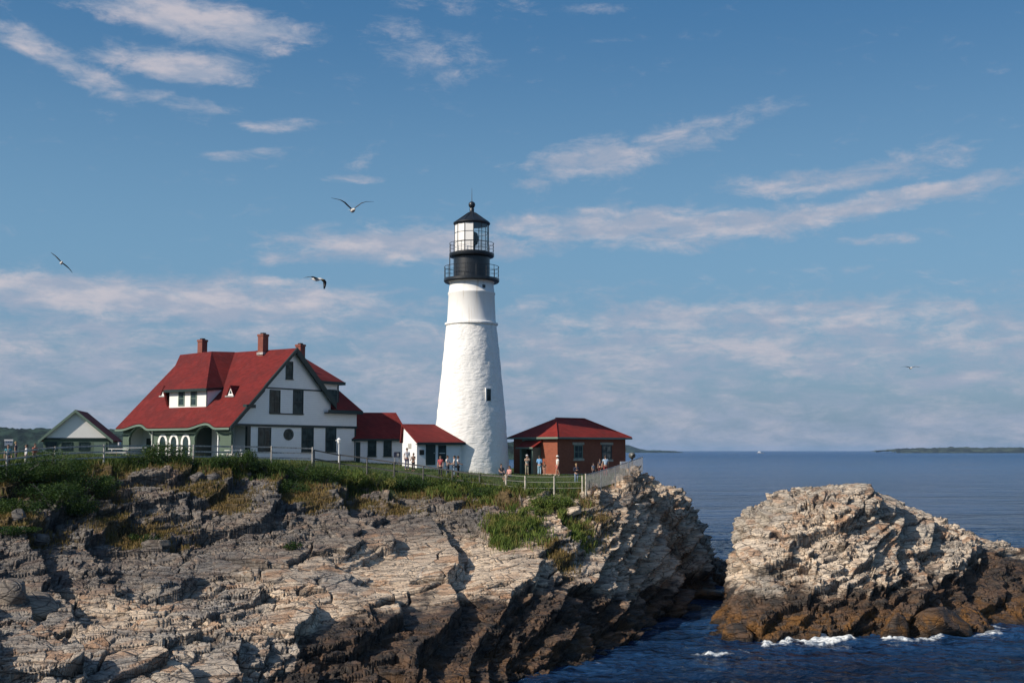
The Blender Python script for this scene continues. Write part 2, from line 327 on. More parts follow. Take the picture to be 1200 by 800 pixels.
def rock_sheet(name, fit, us, ys, mat, amp, big, seed, mask=None, clip=-3.0, broken=None, thick=1.0, cap=None, bed=1.0):
    U, Yg = np.meshgrid(us, ys, indexing='ij'); X = (U * Yg); Z = tps_eval(fit, X, Yg)
    if cap is not None: c_ = cap(X, Yg); Z = Z - .35 * np.log1p(np.exp(np.clip((Z - c_) / .35, -30, 30)))
    Z = np.maximum(Z, clip - .2 * np.tanh((clip - Z)))
    tf = mask(X, Yg) if mask is not None else np.zeros_like(X)
    P = np.stack([X, Yg, Z], -1)
    du = np.gradient(P, axis=0); dv = np.gradient(P, axis=1)
    N = np.cross(du, dv); N /= np.linalg.norm(N, axis=-1, keepdims=True) + 1e-9
    N = np.where(N[..., 2:3] < 0, -N, N)
    N = N * np.array([.8, .8, 1.0]); N /= np.linalg.norm(N, axis=-1, keepdims=True)
    brk = np.zeros_like(X) if broken is None else broken(X, Yg, Z)
    Pd, cr, blk = rock_disp(P.reshape(-1, 3), N.reshape(-1, 3), amp, big, seed, brk.reshape(-1).astype(np.float32), thick, bed)
    cr = cr.reshape(X.shape); k = (1 - tf)[..., None]
    P2 = P * (1 - k) + Pd.reshape(P.shape) * k
    P2[..., 2] += tf * .05 * vnoise(P.reshape(-1, 3).astype(np.float32), 1.5, 5).reshape(X.shape)
    ni, nj = X.shape; idx = np.arange(ni * nj).reshape(ni, nj)
    q = np.stack([idx[:-1, :-1], idx[1:, :-1], idx[1:, 1:], idx[:-1, 1:]], -1).reshape(-1, 4)
    o = np_mesh(name, P2.reshape(-1, 3), q, mat, attrs={'turf': tf, 'crack': cr, 'blk': blk, 'dry': (dry_soil(X, Yg) if mask is not None else np.zeros_like(X))})
    return o, P2, tf

# ------------------------------------------------------------------ materials of the setting
def new_mat(name):
    m = bpy.data.materials.new(name); m.use_nodes = True; return m, NT(m.node_tree)

def rock_material(name, isle=False):
    m, g = new_mat(name)
    pos = g.new('ShaderNodeNewGeometry').outputs['Position']
    sx = g.new('ShaderNodeSeparateXYZ'); g.put(sx.inputs[0], pos); X_, Y_, Z_ = sx.outputs
    # strata coordinates
    st = g.mapping(pos, rot=(0, 0, -R(55)), scale=(.45, 1.3, 2.2))
    n_big = g.noise(pos, .16, 4, .55)
    n_mid = g.noise(pos, .9, 6, .62)
    n_str = g.noise(st, 1.4, 7, .62, dist=.6)
    n_fine = g.noise(pos, 7.0, 5, .7)
    n_or = g.noise(g.mapping(pos, loc=(7, 3, 1)), .55, 6, .6, dist=.4)
    warm = (.70, .565, .43) if not isle else (.76, .64, .51)
    cool = (.31, .29, .27) if not isle else (.46, .42, .365)
    wb = g.math('ADD', n_big, g.smooth(g.math('ADD', X_, Z_), -14.0, -4.0, 0, .10)) if not isle else n_big
    c = g.mix(g.smooth(wb, .40, .62), cool, warm)
    c = g.mix(g.smooth(n_str, .42, .66, 0, .55), c, (.58, .52, .44))
    c = g.mix(g.smooth(n_str, .50, .30, 0, .72), c, (.125, .115, .115))
    c = g.mix(g.smooth(n_or, .53, .68, 0, .7), c, (.37, .20, .105))
    c = g.mix(g.smooth(n_mid, .47, .34, 0, .5), c, (.085, .08, .08))
    bk = g.attr('blk')
    c = g.mix(1.0, c, g.mix(bk, (.80, .80, .81), (1.22, 1.19, 1.14)), 'MULTIPLY')
    c = g.mix(g.math('MULTIPLY', g.smooth(g.math('FRACT', g.math('MULTIPLY', bk, 7.31)), .70, .86), g.smooth(n_big, .36, .52, .15, .62)), c, (.40, .215, .115))
    # lichen-dark upper slope
    if not isle:
        ydark = g.smooth(g.math('ADD', Z_, g.smooth(X_, -9, -17, 0, 1.3)), 5.3, 6.7)
        xd = g.smooth(X_, 4.0, -3.0)
        f = g.math('MULTIPLY', g.math('MULTIPLY', ydark, xd), g.smooth(n_mid, .30, .50))
        c = g.mix(g.math('MULTIPLY', f, .75), c, (.085, .085, .09))
    # pale quartz veins
    v = g.voro(g.mapping(pos, rot=(0, .3, R(20)), scale=(.10, .35, .35)), 1.0, 'DISTANCE_TO_EDGE')
    c = g.mix(g.smooth(v, .006, .0, 0, .5), c, (.62, .60, .56))
    c = g.mix(1.0, c, g.mix(n_fine, (.55, .55, .55), (1.35, 1.33, 1.3)), 'MULTIPLY')
    # cracks fill with dark soil
    e1_ = g.voro(g.mapping(g.mix(.5, pos, pos), rot=(.2, .3, -R(55)), scale=(.55, 1.5, 1.8)), 1.3, 'DISTANCE_TO_EDGE')
    crk = g.smooth(e1_, .032, .0, 0, .7)
    e2_ = g.voro(g.mapping(pos, rot=(-.1, .2, -R(20)), scale=(.22, .75, 1.4)), 1.0, 'DISTANCE_TO_EDGE')
    crk = g.math('MAXIMUM', crk, g.smooth(e2_, .018, .0, 0, .85))
    c = g.mix(crk, c, (.06, .05, .045))
    c = g.mix(g.smooth(g.attr('crack'), -.04, -.26, 0, .65), c, (.05, .045, .04))
    # tidal zones
    zn = g.math('ADD', Z_, g.math('MULTIPLY', g.math('SUBTRACT', g.noise(pos, .45, 5, .6), .5), 3.4 if not isle else 4.2))
    if isle:
        zn = g.math('SUBTRACT', zn, g.smooth(X_, 22, 40, 0, 1.5))
        t0, t1 = 3.2, 2.2
    else: zn = g.math('ADD', zn, g.math('ADD', g.smooth(X_, -8.5, -12.5, 0, 3.4), g.smooth(X_, 3.5, 8.0, 0, 1.5))); t0, t1 = 4.1, 3.2
    wet = g.smooth(zn, t0, t1)
    wetc = g.mix(g.smooth(n_mid, .40, .64), (.016, .013, .012), (.115, .064, .036))
    c = g.mix(g.math('MULTIPLY', wet, .95), c, wetc)
    # ochre weed band
    zo = g.math('ADD', Z_, g.math('MULTIPLY', g.math('SUBTRACT', n_mid, .5), 1.6))
    och = g.math('MULTIPLY', g.smooth(zo, 1.9 if isle else 1.5, .9), g.smooth(g.noise(pos, .8, 4, .6, dist=.5), .42, .58))
    c = g.mix(g.math('MULTIPLY', och, .95 if isle else .55), c, (.17, .080, .020) if isle else (.15, .07, .02))
    c = g.mix(g.smooth(zo, .5, .05, 0, .85), c, (.02, .015, .01))
    # turf and soil
    tf = g.attr('turf')
    tc = g.mix(g.smooth(n_mid, .35, .65), (.04, .085, .018), (.08, .10, .03))
    dr_ = g.smooth(g.math('ADD', g.attr('dry'), g.math('MULTIPLY', g.math('SUBTRACT', n_fine, .5), .8)), .30, .55)
    c = g.mix(dr_, c, g.mix(g.smooth(n_mid, .4, .6), (.08, .060, .028), (.15, .105, .05)))
    c = g.mix(tf, c, tc)
    h = g.math('ADD', g.math('MULTIPLY', n_fine, .5), g.math('MULTIPLY', g.noise(st, 5.0, 6, .7), 1.0))
    h = g.math('ADD', h, g.math('MULTIPLY', g.smooth(e1_, .06, 0), -.6))
    h = g.math('ADD', h, g.math('MULTIPLY', g.smooth(e2_, .035, 0), -1.0))
    nb = g.bump(h, .85, .14)
    rough = g.math('SUBTRACT', .92, g.math('MULTIPLY', wet, .38))
    p = g.principled(c, rough, nb, spec=.35)
    g.out(p.outputs[0]); return m
M = {}
M['rock'] = rock_material('rock'); M['isle_rock'] = rock_material('isle_rock', True)

# headland and islet
us = np.concatenate([np.linspace(-1.05, -.50, 150, endpoint=False), np.linspace(-.50, .02, 880, endpoint=False), np.linspace(.02, .19, 330, endpoint=False), np.linspace(.19, .26, 40)])
ys = np.concatenate([np.linspace(16, 42, 60, endpoint=False), np.linspace(42, 92, 720, endpoint=False), np.linspace(92, 128, 230, endpoint=False), np.linspace(128, 215, 60)])
headland, HP, HT = rock_sheet('terrain', fitH, us, ys, M['rock'], 1.0, 1.0, 0, turf, broken=lambda x, y, z: .45 * sm(z, 5.5, 7.5) * sm(x, 4, -2) + .3 * sm(x, -14, -24) - .35 * sm(x, -16, -10) * sm(z, 6.5, 5.0) * sm(z, 1.5, 2.5) + .5 * sm(z, 3.6, 2.4) * sm(x, -14, -9) + .3 * sm(x, 1, 5), cap=head_cap)
tag(headland, 'broken grey and tan rock headland sloping down to the sea below the lighthouse', kind='structure')
usI = np.concatenate([np.linspace(.10, .155, 30, endpoint=False), np.linspace(.155, .46, 620, endpoint=False), np.linspace(.46, .66, 60)])
ysI = np.concatenate([np.linspace(68, 100, 520, endpoint=False), np.linspace(100, 122, 90)])
set_strata([-.16, -.34, .92], [.8, .2, .3])
isle, IP, _ = rock_sheet('rock_islet', fitI, usI, ysI, M['isle_rock'], .9, .35, 400, thick=1.7, cap=isle_cap, bed=.6)
tag(isle, 'pale domed rock islet with dark wet base standing in the sea', kind='structure')

def surf_z(x, y):
    """height of the finished headland surface (nearest grid point)"""
    x = np.atleast_1d(x); y = np.atleast_1d(y); i = np.clip(np.searchsorted(us, x / y), 1, len(us) - 1); j = np.clip(np.searchsorted(ys, y), 1, len(ys) - 1)
    return HP[i, j, 2]

# sea
def waves(X, Y):
    z = np.zeros_like(X); rs = np.random.RandomState(4)
    for k in range(30):
        L = 1.1 * 1.17 ** (k % 15) ; a = R(200) + rs.randn() * .75; kx, ky = math.cos(a) * 2 * math.pi / L, math.sin(a) * 2 * math.pi / L
        ph = X * kx + Y * ky + rs.rand() * 6.28; A = .0125 * L ** .85
        s = np.sin(ph + .5 * np.sin(ph * .37 + k)); z += A * (1 - np.abs(s)) * 1.3 - A * .45
    return z * .62
aW = np.concatenate([np.linspace(-math.pi, -.5, 60, endpoint=False), np.linspace(-.5, 0.02, 240, endpoint=False), np.linspace(.02, .47, 900, endpoint=False), np.linspace(.47, math.pi, 70)])
rW = np.concatenate([[3, 15, 30], np.geomspace(45, 200, 720, endpoint=False), np.geomspace(200, 14000, 200)])
Aw, Rw = np.meshgrid(aW, rW, indexing='ij'); XW = Rw * np.sin(Aw); YW = Rw * np.cos(Aw)
ZW = waves(XW, YW) * np.clip(1.15 - Rw / 260, 0, 1)
# foam where the swell meets the islet, and a few small patches elsewhere
foam = np.zeros_like(XW)
def foam_spot(px, py, rx, ry, s):
    d = ray(px, py); t = -H / d.z; x0, y0 = d.x * t, d.y * t
    global foam
    foam = np.maximum(foam, s * np.exp(-(((XW - x0) / rx) ** 2 + ((YW - y0) / ry) ** 2)))
ZI = np.full_like(XW, -9.0); sel_ = (Rw > 60) & (Rw < 112) & (Aw > .1) & (Aw < .6); ZI[sel_] = tps_eval(fitI, XW[sel_], YW[sel_])
shore = np.exp(-((ZI + .75) / .85) ** 2); pxw = np.where(YW > 1, XW / np.maximum(YW, 1), 9) * F + 600
lump = lambda c_, w_, s_: s_ * np.exp(-((pxw - c_) / w_) ** 2)
foam = np.maximum(foam, shore * (lump(950, 24, 1.5) + lump(978, 13, 1.1) + lump(1030, 8, .9) + lump(915, 7, .6) + lump(1085, 14, .5) + lump(1150, 16, .4) + lump(892, 7, .8) + .22) * (YW < 92))
for a_ in [(952, 746, 2.6, 1.3, 1.0), (930, 749, 1.3, .8, .8), (978, 744, 2.0, 1.0, .7), (838, 767, 1.7, .5, .75), (875, 763, 1.2, .4, .5), (905, 756, .8, .5, .55), (1062, 750, 1.6, .5, .7), (1085, 748, 1.2, .5, .6),
           (1165, 735, 1.8, .8, .45), (1130, 742, 1.4, .6, .45), (690, 768, .6, 1.2, .5), (560, 797, .8, .7, .4), (826, 688, 1.2, 2.0, .4), (818, 765, 1.2, .5, .5), (700, 778, 1.5, .5, .35)]: foam_spot(*a_)
PW = np.stack([XW, YW, np.zeros_like(XW)], -1).reshape(-1, 3).astype(np.float32)
fn = (vnoise(PW, .9, 7) * .5 + vnoise(PW, .4, 8) * .35 + vnoise(PW, .2, 9) * .25).reshape(XW.shape)
foam = foam * np.clip(1.0 + 1.0 * fn, 0, 2)
ZW += .16 * sm(foam, .35, 1.1) * (1 + fn)
m, g = new_mat('sea_water')
pos = g.new('ShaderNodeNewGeometry').outputs['Position']
ln = g.new('ShaderNodeVectorMath', operation='LENGTH'); g.put(ln.inputs[0], pos); dist = ln.outputs['Value']
wm = g.mapping(pos, rot=(0, 0, R(12)), scale=(.75, 1.25, 1))
nf = g.noise(wm, .9, 6, .68, dist=.6); nmid = g.noise(wm, .16, 4, .6)
nlong = g.noise(g.mapping(pos, scale=(.35, 1.0, 1)), .035, 5, .65)
near_b = g.bump(nf, .9, .50)
far_h = g.math('ADD', g.math('ADD', g.math('MULTIPLY', nmid, 1.5), g.math('MULTIPLY', g.noise(wm, .42, 4, .6), .6)), g.math('MULTIPLY', nlong, 4.0))
nb = g.bump(far_h, 1.0, 2.6, near_b)
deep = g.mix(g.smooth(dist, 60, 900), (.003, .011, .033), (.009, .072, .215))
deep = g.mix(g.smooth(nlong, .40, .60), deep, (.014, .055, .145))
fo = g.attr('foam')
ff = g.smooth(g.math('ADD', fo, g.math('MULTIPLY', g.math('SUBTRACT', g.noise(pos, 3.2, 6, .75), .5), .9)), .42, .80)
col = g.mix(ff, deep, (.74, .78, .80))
rough = g.math('ADD', g.smooth(dist, 80, 2500, .12, .26), g.math('MULTIPLY', ff, .5), clamp=True)
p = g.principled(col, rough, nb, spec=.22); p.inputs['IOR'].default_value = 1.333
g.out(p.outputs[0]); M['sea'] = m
ni, nj = XW.shape; idx = np.arange(ni * nj).reshape(ni, nj)
q = np.stack([idx[:-1, :-1], idx[:-1, 1:], idx[1:, 1:], idx[1:, :-1]], -1).reshape(-1, 4)
sea = np_mesh('sea', np.stack([XW, YW, ZW], -1).reshape(-1, 3), q, M['sea'], attrs={'foam': foam}, smooth=True)
tag(sea, 'dark blue choppy sea', kind='structure')

# ------------------------------------------------------------------ shape helpers and paints
class MB:
    def __init__(s): s.v = []; s.f = []; s.mi = []
    def add(s, vs, fs, mi=0):
        b = len(s.v); s.v += [tuple(v) for v in vs]; s.f += [tuple(b + i for i in f) for f in fs]; s.mi += [mi] * len(fs); return s
    def box(s, x0, x1, y0, y1, z0, z1, mi=0):
        return s.add([(x0, y0, z0), (x1, y0, z0), (x1, y1, z0), (x0, y1, z0), (x0, y0, z1), (x1, y0, z1), (x1, y1, z1), (x0, y1, z1)],
                     [(0, 3, 2, 1), (4, 5, 6, 7), (0, 1, 5, 4), (1, 2, 6, 5), (2, 3, 7, 6), (3, 0, 4, 7)], mi)
    def slab(s, poly, n, t, mi=0):
        """planar polygon thickened along -n by t"""
        n = Vector(n).normalized(); k = len(poly); A = [Vector(p) for p in poly]; B = [p - n * t for p in A]
        return s.add(A + B, [tuple(range(k)), tuple(range(2 * k - 1, k - 1, -1))] + [(i, i + k, (i + 1) % k + k, (i + 1) % k) for i in range(k)], mi)
    def bar(s, p, q, wx, wz=None, up=(0, 0, 1), mi=0):
        """rectangular bar from p to q; wx across, wz along up"""
        wz = wz or wx; p = Vector(p); q = Vector(q); d = (q - p).normalized(); up = Vector(up); a = d.cross(up)
        if a.length < 1e-4: a = d.cross(Vector((1, 0, 0)))
        a.normalize(); b = a.cross(d).normalized(); a *= wx / 2; b *= wz / 2
        return s.add([p - a - b, p + a - b, p + a + b, p - a + b, q - a - b, q + a - b, q + a + b, q - a + b],
                     [(0, 3, 2, 1), (4, 5, 6, 7), (0, 1, 5, 4), (1, 2, 6, 5), (2, 3, 7, 6), (3, 0, 4, 7)], mi)
    def tube(s, pts, rad, n=8, mi=0, cap=True):
        pts = [Vector(p) for p in pts]; rs = rad if isinstance(rad, (list, tuple)) else [rad] * len(pts); b = len(s.v); prev = None
        for i, p in enumerate(pts):
            d = (pts[min(i + 1, len(pts) - 1)] - pts[max(i - 1, 0)]).normalized()
            a = d.cross(Vector((0, 0, 1)) if abs(d.z) < .95 else Vector((1, 0, 0))).normalized()
            if prev is not None and a.dot(prev) < 0: a = -a
            prev = a; c = d.cross(a)
            s.v += [tuple(p + (a * math.cos(t) + c * math.sin(t)) * rs[i]) for t in [2 * math.pi * k / n for k in range(n)]]
        fs = [(b + i * n + k, b + i * n + (k + 1) % n, b + (i + 1) * n + (k + 1) % n, b + (i + 1) * n + k) for i in range(len(pts) - 1) for k in range(n)]
        if cap: fs += [tuple(b + k for k in range(n - 1, -1, -1)), tuple(b + (len(pts) - 1) * n + k for k in range(n))]
        s.f += fs; s.mi += [mi] * len(fs); return s
    def lathe(s, prof, n=64, c=(0, 0), mi=0, a0=0, a1=2 * math.pi):
        full = abs(a1 - a0 - 2 * math.pi) < 1e-6; m = n if full else n + 1; b = len(s.v)
        for r, z in prof: s.v += [(c[0] + r * math.cos(a0 + (a1 - a0) * k / n), c[1] + r * math.sin(a0 + (a1 - a0) * k / n), z) for k in range(m)]
        fs = [(b + i * m + k, b + i * m + (k + 1) % m, b + (i + 1) * m + (k + 1) % m, b + (i + 1) * m + k) for i in range(len(prof) - 1) for k in range(n)]
        s.f += fs; s.mi += [mi] * len(fs); return s
    def build(s, name, mats, parent=None, smooth=False, loc=None):
        me = bpy.data.meshes.new(name); me.from_pydata(s.v, [], s.f)
        for m in (mats if isinstance(mats, (list, tuple)) else [mats]): me.materials.append(m)
        me.polygons.foreach_set('material_index', s.mi)
        bm = bmesh.new(); bm.from_mesh(me); bmesh.ops.recalc_face_normals(bm, faces=bm.faces); bm.to_mesh(me); bm.free()
        if smooth:
            me.shade_smooth(); me.set_sharp_from_angle(angle=R(38))
        o = bpy.data.objects.new(name, me); COL.objects.link(o)
        if parent: o.parent = parent
        if loc is not None: o.location = loc
        return o

def paint(name, col, rough=.6, var=.12, dirt=.25, scale=1.2, board=0.0, spec=.4):
    """weathered paint; board > 0 adds overlapping clapboards of that height"""
    m, g = new_mat(name)
    tc = g.new('ShaderNodeTexCoord').outputs['Object']
    n1 = g.noise(tc, scale, 5, .6); n2 = g.noise(g.mapping(tc, scale=(1, 1, .18)), scale * 3, 5, .6)
    c = g.mix(g.smooth(n1, .3, .7), tuple(x * (1 - var) for x in col), col)
    c = g.mix(g.smooth(n2, .55, .8, 0, dirt), c, tuple(x * .55 for x in col))
    h = g.math('MULTIPLY', n2, .15); dist_ = .01
    if board:
        sx = g.new('ShaderNodeSeparateXYZ'); g.put(sx.inputs[0], tc)
        fr = g.math('FRACT', g.math('DIVIDE', sx.outputs[2], board))
        c = g.mix(g.smooth(fr, .13, .02, 0, .32), c, tuple(x * .5 for x in col))
        h = g.math('ADD', h, g.math('SUBTRACT', 1.0, fr)); dist_ = .02
    nb = g.bump(h, .7, dist_)
    g.out(g.principled(c, rough, nb, spec=spec).outputs[0]); return m

def shingles(name, col, row=.16):
    m, g = new_mat(name)
    tc = g.new('ShaderNodeTexCoord').outputs['Object']
    sx = g.new('ShaderNodeSeparateXYZ'); g.put(sx.inputs[0], tc)
    ro = g.math('DIVIDE', sx.outputs[2], row); rf = g.math('FRACT', ro); ri = g.math('FLOOR', ro)
    cb = g.new('ShaderNodeCombineXYZ'); g.put(cb.inputs[0], g.math('MULTIPLY', g.math('ADD', sx.outputs[0], sx.outputs[1]), 4.0)); g.put(cb.inputs[1], g.math('MULTIPLY', ri, 7.3)); g.put(cb.inputs[2], 0.0)
    wn = g.new('ShaderNodeTexWhiteNoise', noise_dimensions='2D')
    fl = g.new('ShaderNodeVectorMath', operation='FLOOR'); g.put(fl.inputs[0], cb.outputs[0]); g.put(wn.inputs['Vector'], fl.outputs[0])
    n1 = g.noise(tc, .5, 5, .6); n2 = g.noise(tc, 6, 4, .6)
    c = g.mix(wn.outputs['Value'], tuple(x * .80 for x in col), tuple(x * 1.15 for x in col))
    c = g.mix(g.smooth(n1, .42, .66, 0, .6), c, tuple((col[0] * .60, col[1] * .9, col[2] * 1.0)))
    c = g.mix(g.smooth(g.noise(g.mapping(tc, scale=(.8, .8, .25)), 1.6, 6, .7), .52, .72, 0, .45), c, tuple((col[0] * 1.35, col[1] * 2.2, col[2] * 2.2)))
    c = g.mix(g.smooth(rf, .14, .0, 0, .5), c, tuple(x * .4 for x in col))
    h = g.math('ADD', g.math('SUBTRACT', 1.0, rf), g.math('MULTIPLY', n2, .5))
    g.out(g.principled(c, .85, g.bump(h, .6, .02), spec=.25).outputs[0]); return m

def brick(name, c1, c2, mortar, sc_=1.0):
    m, g = new_mat(name)
    tc = g.new('ShaderNodeTexCoord').outputs['Object']; nm = g.new('ShaderNodeNewGeometry')
    sx = g.new('ShaderNodeSeparateXYZ'); g.put(sx.inputs[0], tc)
    cb = g.new('ShaderNodeCombineXYZ'); g.put(cb.inputs[0], g.math('ADD', sx.outputs[0], sx.outputs[1])); g.put(cb.inputs[1], sx.outputs[2])
    b = g.new('ShaderNodeTexBrick'); g.put(b.inputs['Vector'], cb.outputs[0]); g.put(b.inputs['Color1'], c1); g.put(b.inputs['Color2'], c2); g.put(b.inputs['Mortar'], mortar)
    b.inputs['Scale'].default_value = 1.0; b.inputs['Brick Width'].default_value = .22 * sc_; b.inputs['Row Height'].default_value = .075 * sc_; b.inputs['Mortar Size'].default_value = .007 * sc_
    n1 = g.noise(tc, .8, 5, .6)
    c = g.mix(g.smooth(n1, .45, .7, 0, .4), b.outputs['Color'], tuple(x * .6 for x in c1))
    g.out(g.principled(c, .88, g.bump(b.outputs['Fac'], -.5, .01), spec=.25).outputs[0]); return m

def simple(name, col, rough=.6, metal=0.0, spec=.5, var=.1, scale=3.0):
    m, g = new_mat(name)
    tc = g.new('ShaderNodeTexCoord').outputs['Object']; n1 = g.noise(tc, scale, 4, .6)
    c = g.mix(g.smooth(n1, .35, .65), tuple(x * (1 - var * 1.5) for x in col), tuple(min(1, x * (1 + var)) for x in col))
    g.out(g.principled(c, rough, spec=spec, metal=metal).outputs[0]); return m

M['clap'] = paint('white_clapboard', (.84, .845, .86), .6, .06, .18, 1.0, board=.16)
M['white'] = paint('white_trim', (.86, .85, .83), .5, .05, .12)
M['green_trim'] = paint('dark_green_trim', (.010, .028, .029), .5, .15, .2)
M['green_wall'] = paint('sage_green_clapboard', (.085, .13, .095), .65, .12, .25, 1.0, board=.13)
M['green_pale'] = paint('pale_green_board', (.15, .215, .175), .6, .12, .25)
M['roof'] = shingles('red_shingles', (.155, .0165, .015))
M['roof_lit'] = shingles('lit_red_shingles', (.22, .022, .016))  # brighter copy of the roof red; extra light is put into the colour
M['roof_edge'] = paint('roof_edge', (.10, .02, .018), .7)
M['chimney'] = brick('chimney_brick', (.26, .07, .05), (.20, .05, .04), (.22, .16, .13))
M['brick'] = brick('red_brick', (.33, .088, .045), (.24, .060, .032), (.22, .14, .10))
M['stone'] = simple('granite_trim', (.42, .38, .31), .8, var=.15)
M['flash'] = simple('lead_flashing', (.42, .41, .40), .6, var=.25)
M['black'] = paint('black_iron', (.012, .016, .022), .38, .2, .1, spec=.6)
M['steel'] = simple('galvanised_steel', (.42, .42, .41), .5, metal=.6)
M['wood'] = simple('weathered_wood', (.42, .40, .37), .85, var=.25, scale=8)
M['darkwood'] = simple('old_rail_wood', (.12, .115, .105), .85, var=.25, scale=8)
M['dark'] = simple('unlit_interior', (.012, .015, .016), .8)
m, g = new_mat('window_glass')
tc = g.new('ShaderNodeTexCoord').outputs['Object']
c = g.mix(g.smooth(g.noise(tc, 1.3, 2), .4, .6), (.012, .026, .030), (.035, .060, .066))
g.out(g.principled(c, .25, spec=.14).outputs[0]); M['glass'] = m
m, g = new_mat('clear_glass')
t1 = g.new('ShaderNodeBsdfTransparent'); t1.inputs[0].default_value = (.93, .97, .97, 1); t2 = g.new('ShaderNodeBsdfGlossy'); t2.inputs['Roughness'].default_value = .03
ms = g.new('ShaderNodeMixShader'); fr = g.new('ShaderNodeFresnel'); fr.inputs[0].default_value = 1.45
g.put(ms.inputs[0], g.math('ADD', fr.outputs[0], .04)); g.l.new(t1.outputs[0], ms.inputs[1]); g.l.new(t2.outputs[0], ms.inputs[2]); g.out(ms.outputs[0]); M['clear'] = m
# whitewashed rubble stone of the tower
m, g = new_mat('whitewashed_stone')
tc = g.new('ShaderNodeTexCoord').outputs['Object']; sx = g.new('ShaderNodeSeparateXYZ'); g.put(sx.inputs[0], tc)
angn = g.math('ARCTAN2', sx.outputs[1], sx.outputs[0])
cb = g.new('ShaderNodeCombineXYZ'); g.put(cb.inputs[0], g.math('MULTIPLY', angn, 3.0)); g.put(cb.inputs[1], g.math('MULTIPLY', sx.outputs[2], 2.6))
wn_ = g.noise(tc, 1.2, 3, .6, out=1)
vv = g.new('ShaderNodeVectorMath', operation='MULTIPLY_ADD'); g.put(vv.inputs[0], wn_); vv.inputs[1].default_value = (.5, .5, .5); g.put(vv.inputs[2], cb.outputs[0])
ed = g.voro(vv.outputs[0], 1.25, 'DISTANCE_TO_EDGE'); cell = g.voro(vv.outputs[0], 1.25, 'F1', out=1)
rubble = g.smooth(sx.outputs[2], 13.6, 13.2)
hh = g.math('ADD', g.math('MULTIPLY', g.smooth(ed, .0, .30), .45), g.math('MULTIPLY', g.noise(g.mapping(tc, scale=(1, 1, 1.7)), 2.2, 7, .68), 2.0))
hh = g.math('MULTIPLY', hh, g.math('ADD', g.math('MULTIPLY', rubble, .93), .07))
c = g.mix(g.smooth(g.noise(g.mapping(tc, scale=(1, 1, .15)), 1.5, 6, .65), .52, .8, 0, .35), (.88, .87, .845), (.60, .55, .46))
c = g.mix(g.math('MULTIPLY', g.smooth(sx.outputs[2], 1.2, .0), .35), c, (.45, .42, .34))
stk = g.noise(g.mapping(cb.outputs[0], scale=(2.2, .10, 1)), 1.0, 4, .6)
c = g.mix(g.math('MULTIPLY', g.smooth(stk, .56, .74), g.smooth(sx.outputs[2], 9.5, 16.5, .12, .5)), c, (.50, .40, .28))
g.out(g.principled(c, .72, g.bump(hh, .75, .042), spec=.3).outputs[0]); M['tower'] = m

def window_on(parent, x0, x1, z0, z1, y=0.0, trim=None, mull=(1, 1), sill=True, tw=.09, glass=None, name='window', sash=None):
    """a framed window in a wall facing -y; frame stands proud, glass is set behind it"""
    trim = trim or M['green_trim']; b = MB()
    for (a, c_, d, e) in ((x0, x0 + tw, z0, z1), (x1 - tw, x1, z0, z1), (x0 + tw, x1 - tw, z1 - tw, z1), (x0 + tw, x1 - tw, z0, z0 + tw)): b.box(a, c_, y - .05, y + .02, d, e)
    f = b.build(name, trim, parent)
    MB().box(x0 + tw, x1 - tw, y - .012, y + .012, z0 + tw, z1 - tw).build('pane', glass or M['glass'], f)
    s = MB()
    for i in range(1, mull[0] + 1):
        if mull[0] > 1 and i < mull[0] or mull[0] == 1 and i == 1 and False: pass
    nx, nz = mull
    for i in range(1, nx): xx = x0 + tw + (x1 - x0 - 2 * tw) * i / nx; s.box(xx - .018, xx + .018, y - .03, y - .014, z0 + tw, z1 - tw)
    for i in range(1, nz): zz = z0 + tw + (z1 - z0 - 2 * tw) * i / nz; s.box(x0 + tw, x1 - tw, y - .034, y - .013, zz - .025, zz + .025)
    if s.v: s.build('sash', sash or trim, f)
    if sill: MB().box(x0 - .06, x1 + .06, y - .11, y - .052, z0 - .05, z0 + .02).build('sill', trim, f)
    return f

class Frame:
    """local frame of a building: origin and rotation; finds local points seen at a pixel on a local plane"""
    def __init__(s, loc, rz): s.o = Vector(loc); s.r = Matrix.Rotation(rz, 3, 'Z'); s.ri = s.r.transposed()
    def hit(s, px, py, n, p0):
        d = s.ri @ ray(px, py); o = s.ri @ (Vector((0, 0, H)) - s.o); n = Vector(n); t = (Vector(p0) - o).dot(n) / d.dot(n); return o + d * t

# ------------------------------------------------------------------ keepers' house
HL = Vector((-23.43, 100, 11.05)); HR = math.atan2(.82, .57)
fh = Frame(HL, HR); house = empty('keepers_house', HL, HR)
tag(house, 'large white keepers house with steep red roofs, dark green trim and three brick chimneys', 'house')
ZC = H - HL.z                      # camera height in house coordinates
def hz(z): return z + ZC
W_, D_ = 15.3, 14.2
XR, ZR, XE, ZE = 7.0, hz(8.98), -.62, hz(1.93)          # ridge and left eave
sl = (ZR - ZE) / (XR - XE)
ZB = hz(2.12)                      # belt course
def roofz(x): return ZR - sl * abs(x - XR)
xr_end = 11.95
# walls: gable front, upper part above the belt stands 6 cm proud
b = MB()
yF = -.06
b.slab([(0, yF, ZB), (W_ + .06, yF, ZB), (W_ + .06, yF, hz(3.62)), (xr_end - .12, yF, hz(3.62)), (xr_end - .12, yF, roofz(xr_end - .12) - .1), (XR, yF, ZR - .2), (.3, yF, roofz(.3) - .16)], (0, -1, 0), .2)
b.box(2.0, W_, 0, .2, 0, ZB - .002)
b.box(W_ - .2, W_, .2, 10.4, 0, hz(3.6)); b.box(XR * 2, W_ - .2, 10.4, 10.6, 0, hz(3.6))
gw = b.build('gable_wall', M['clap'], house)
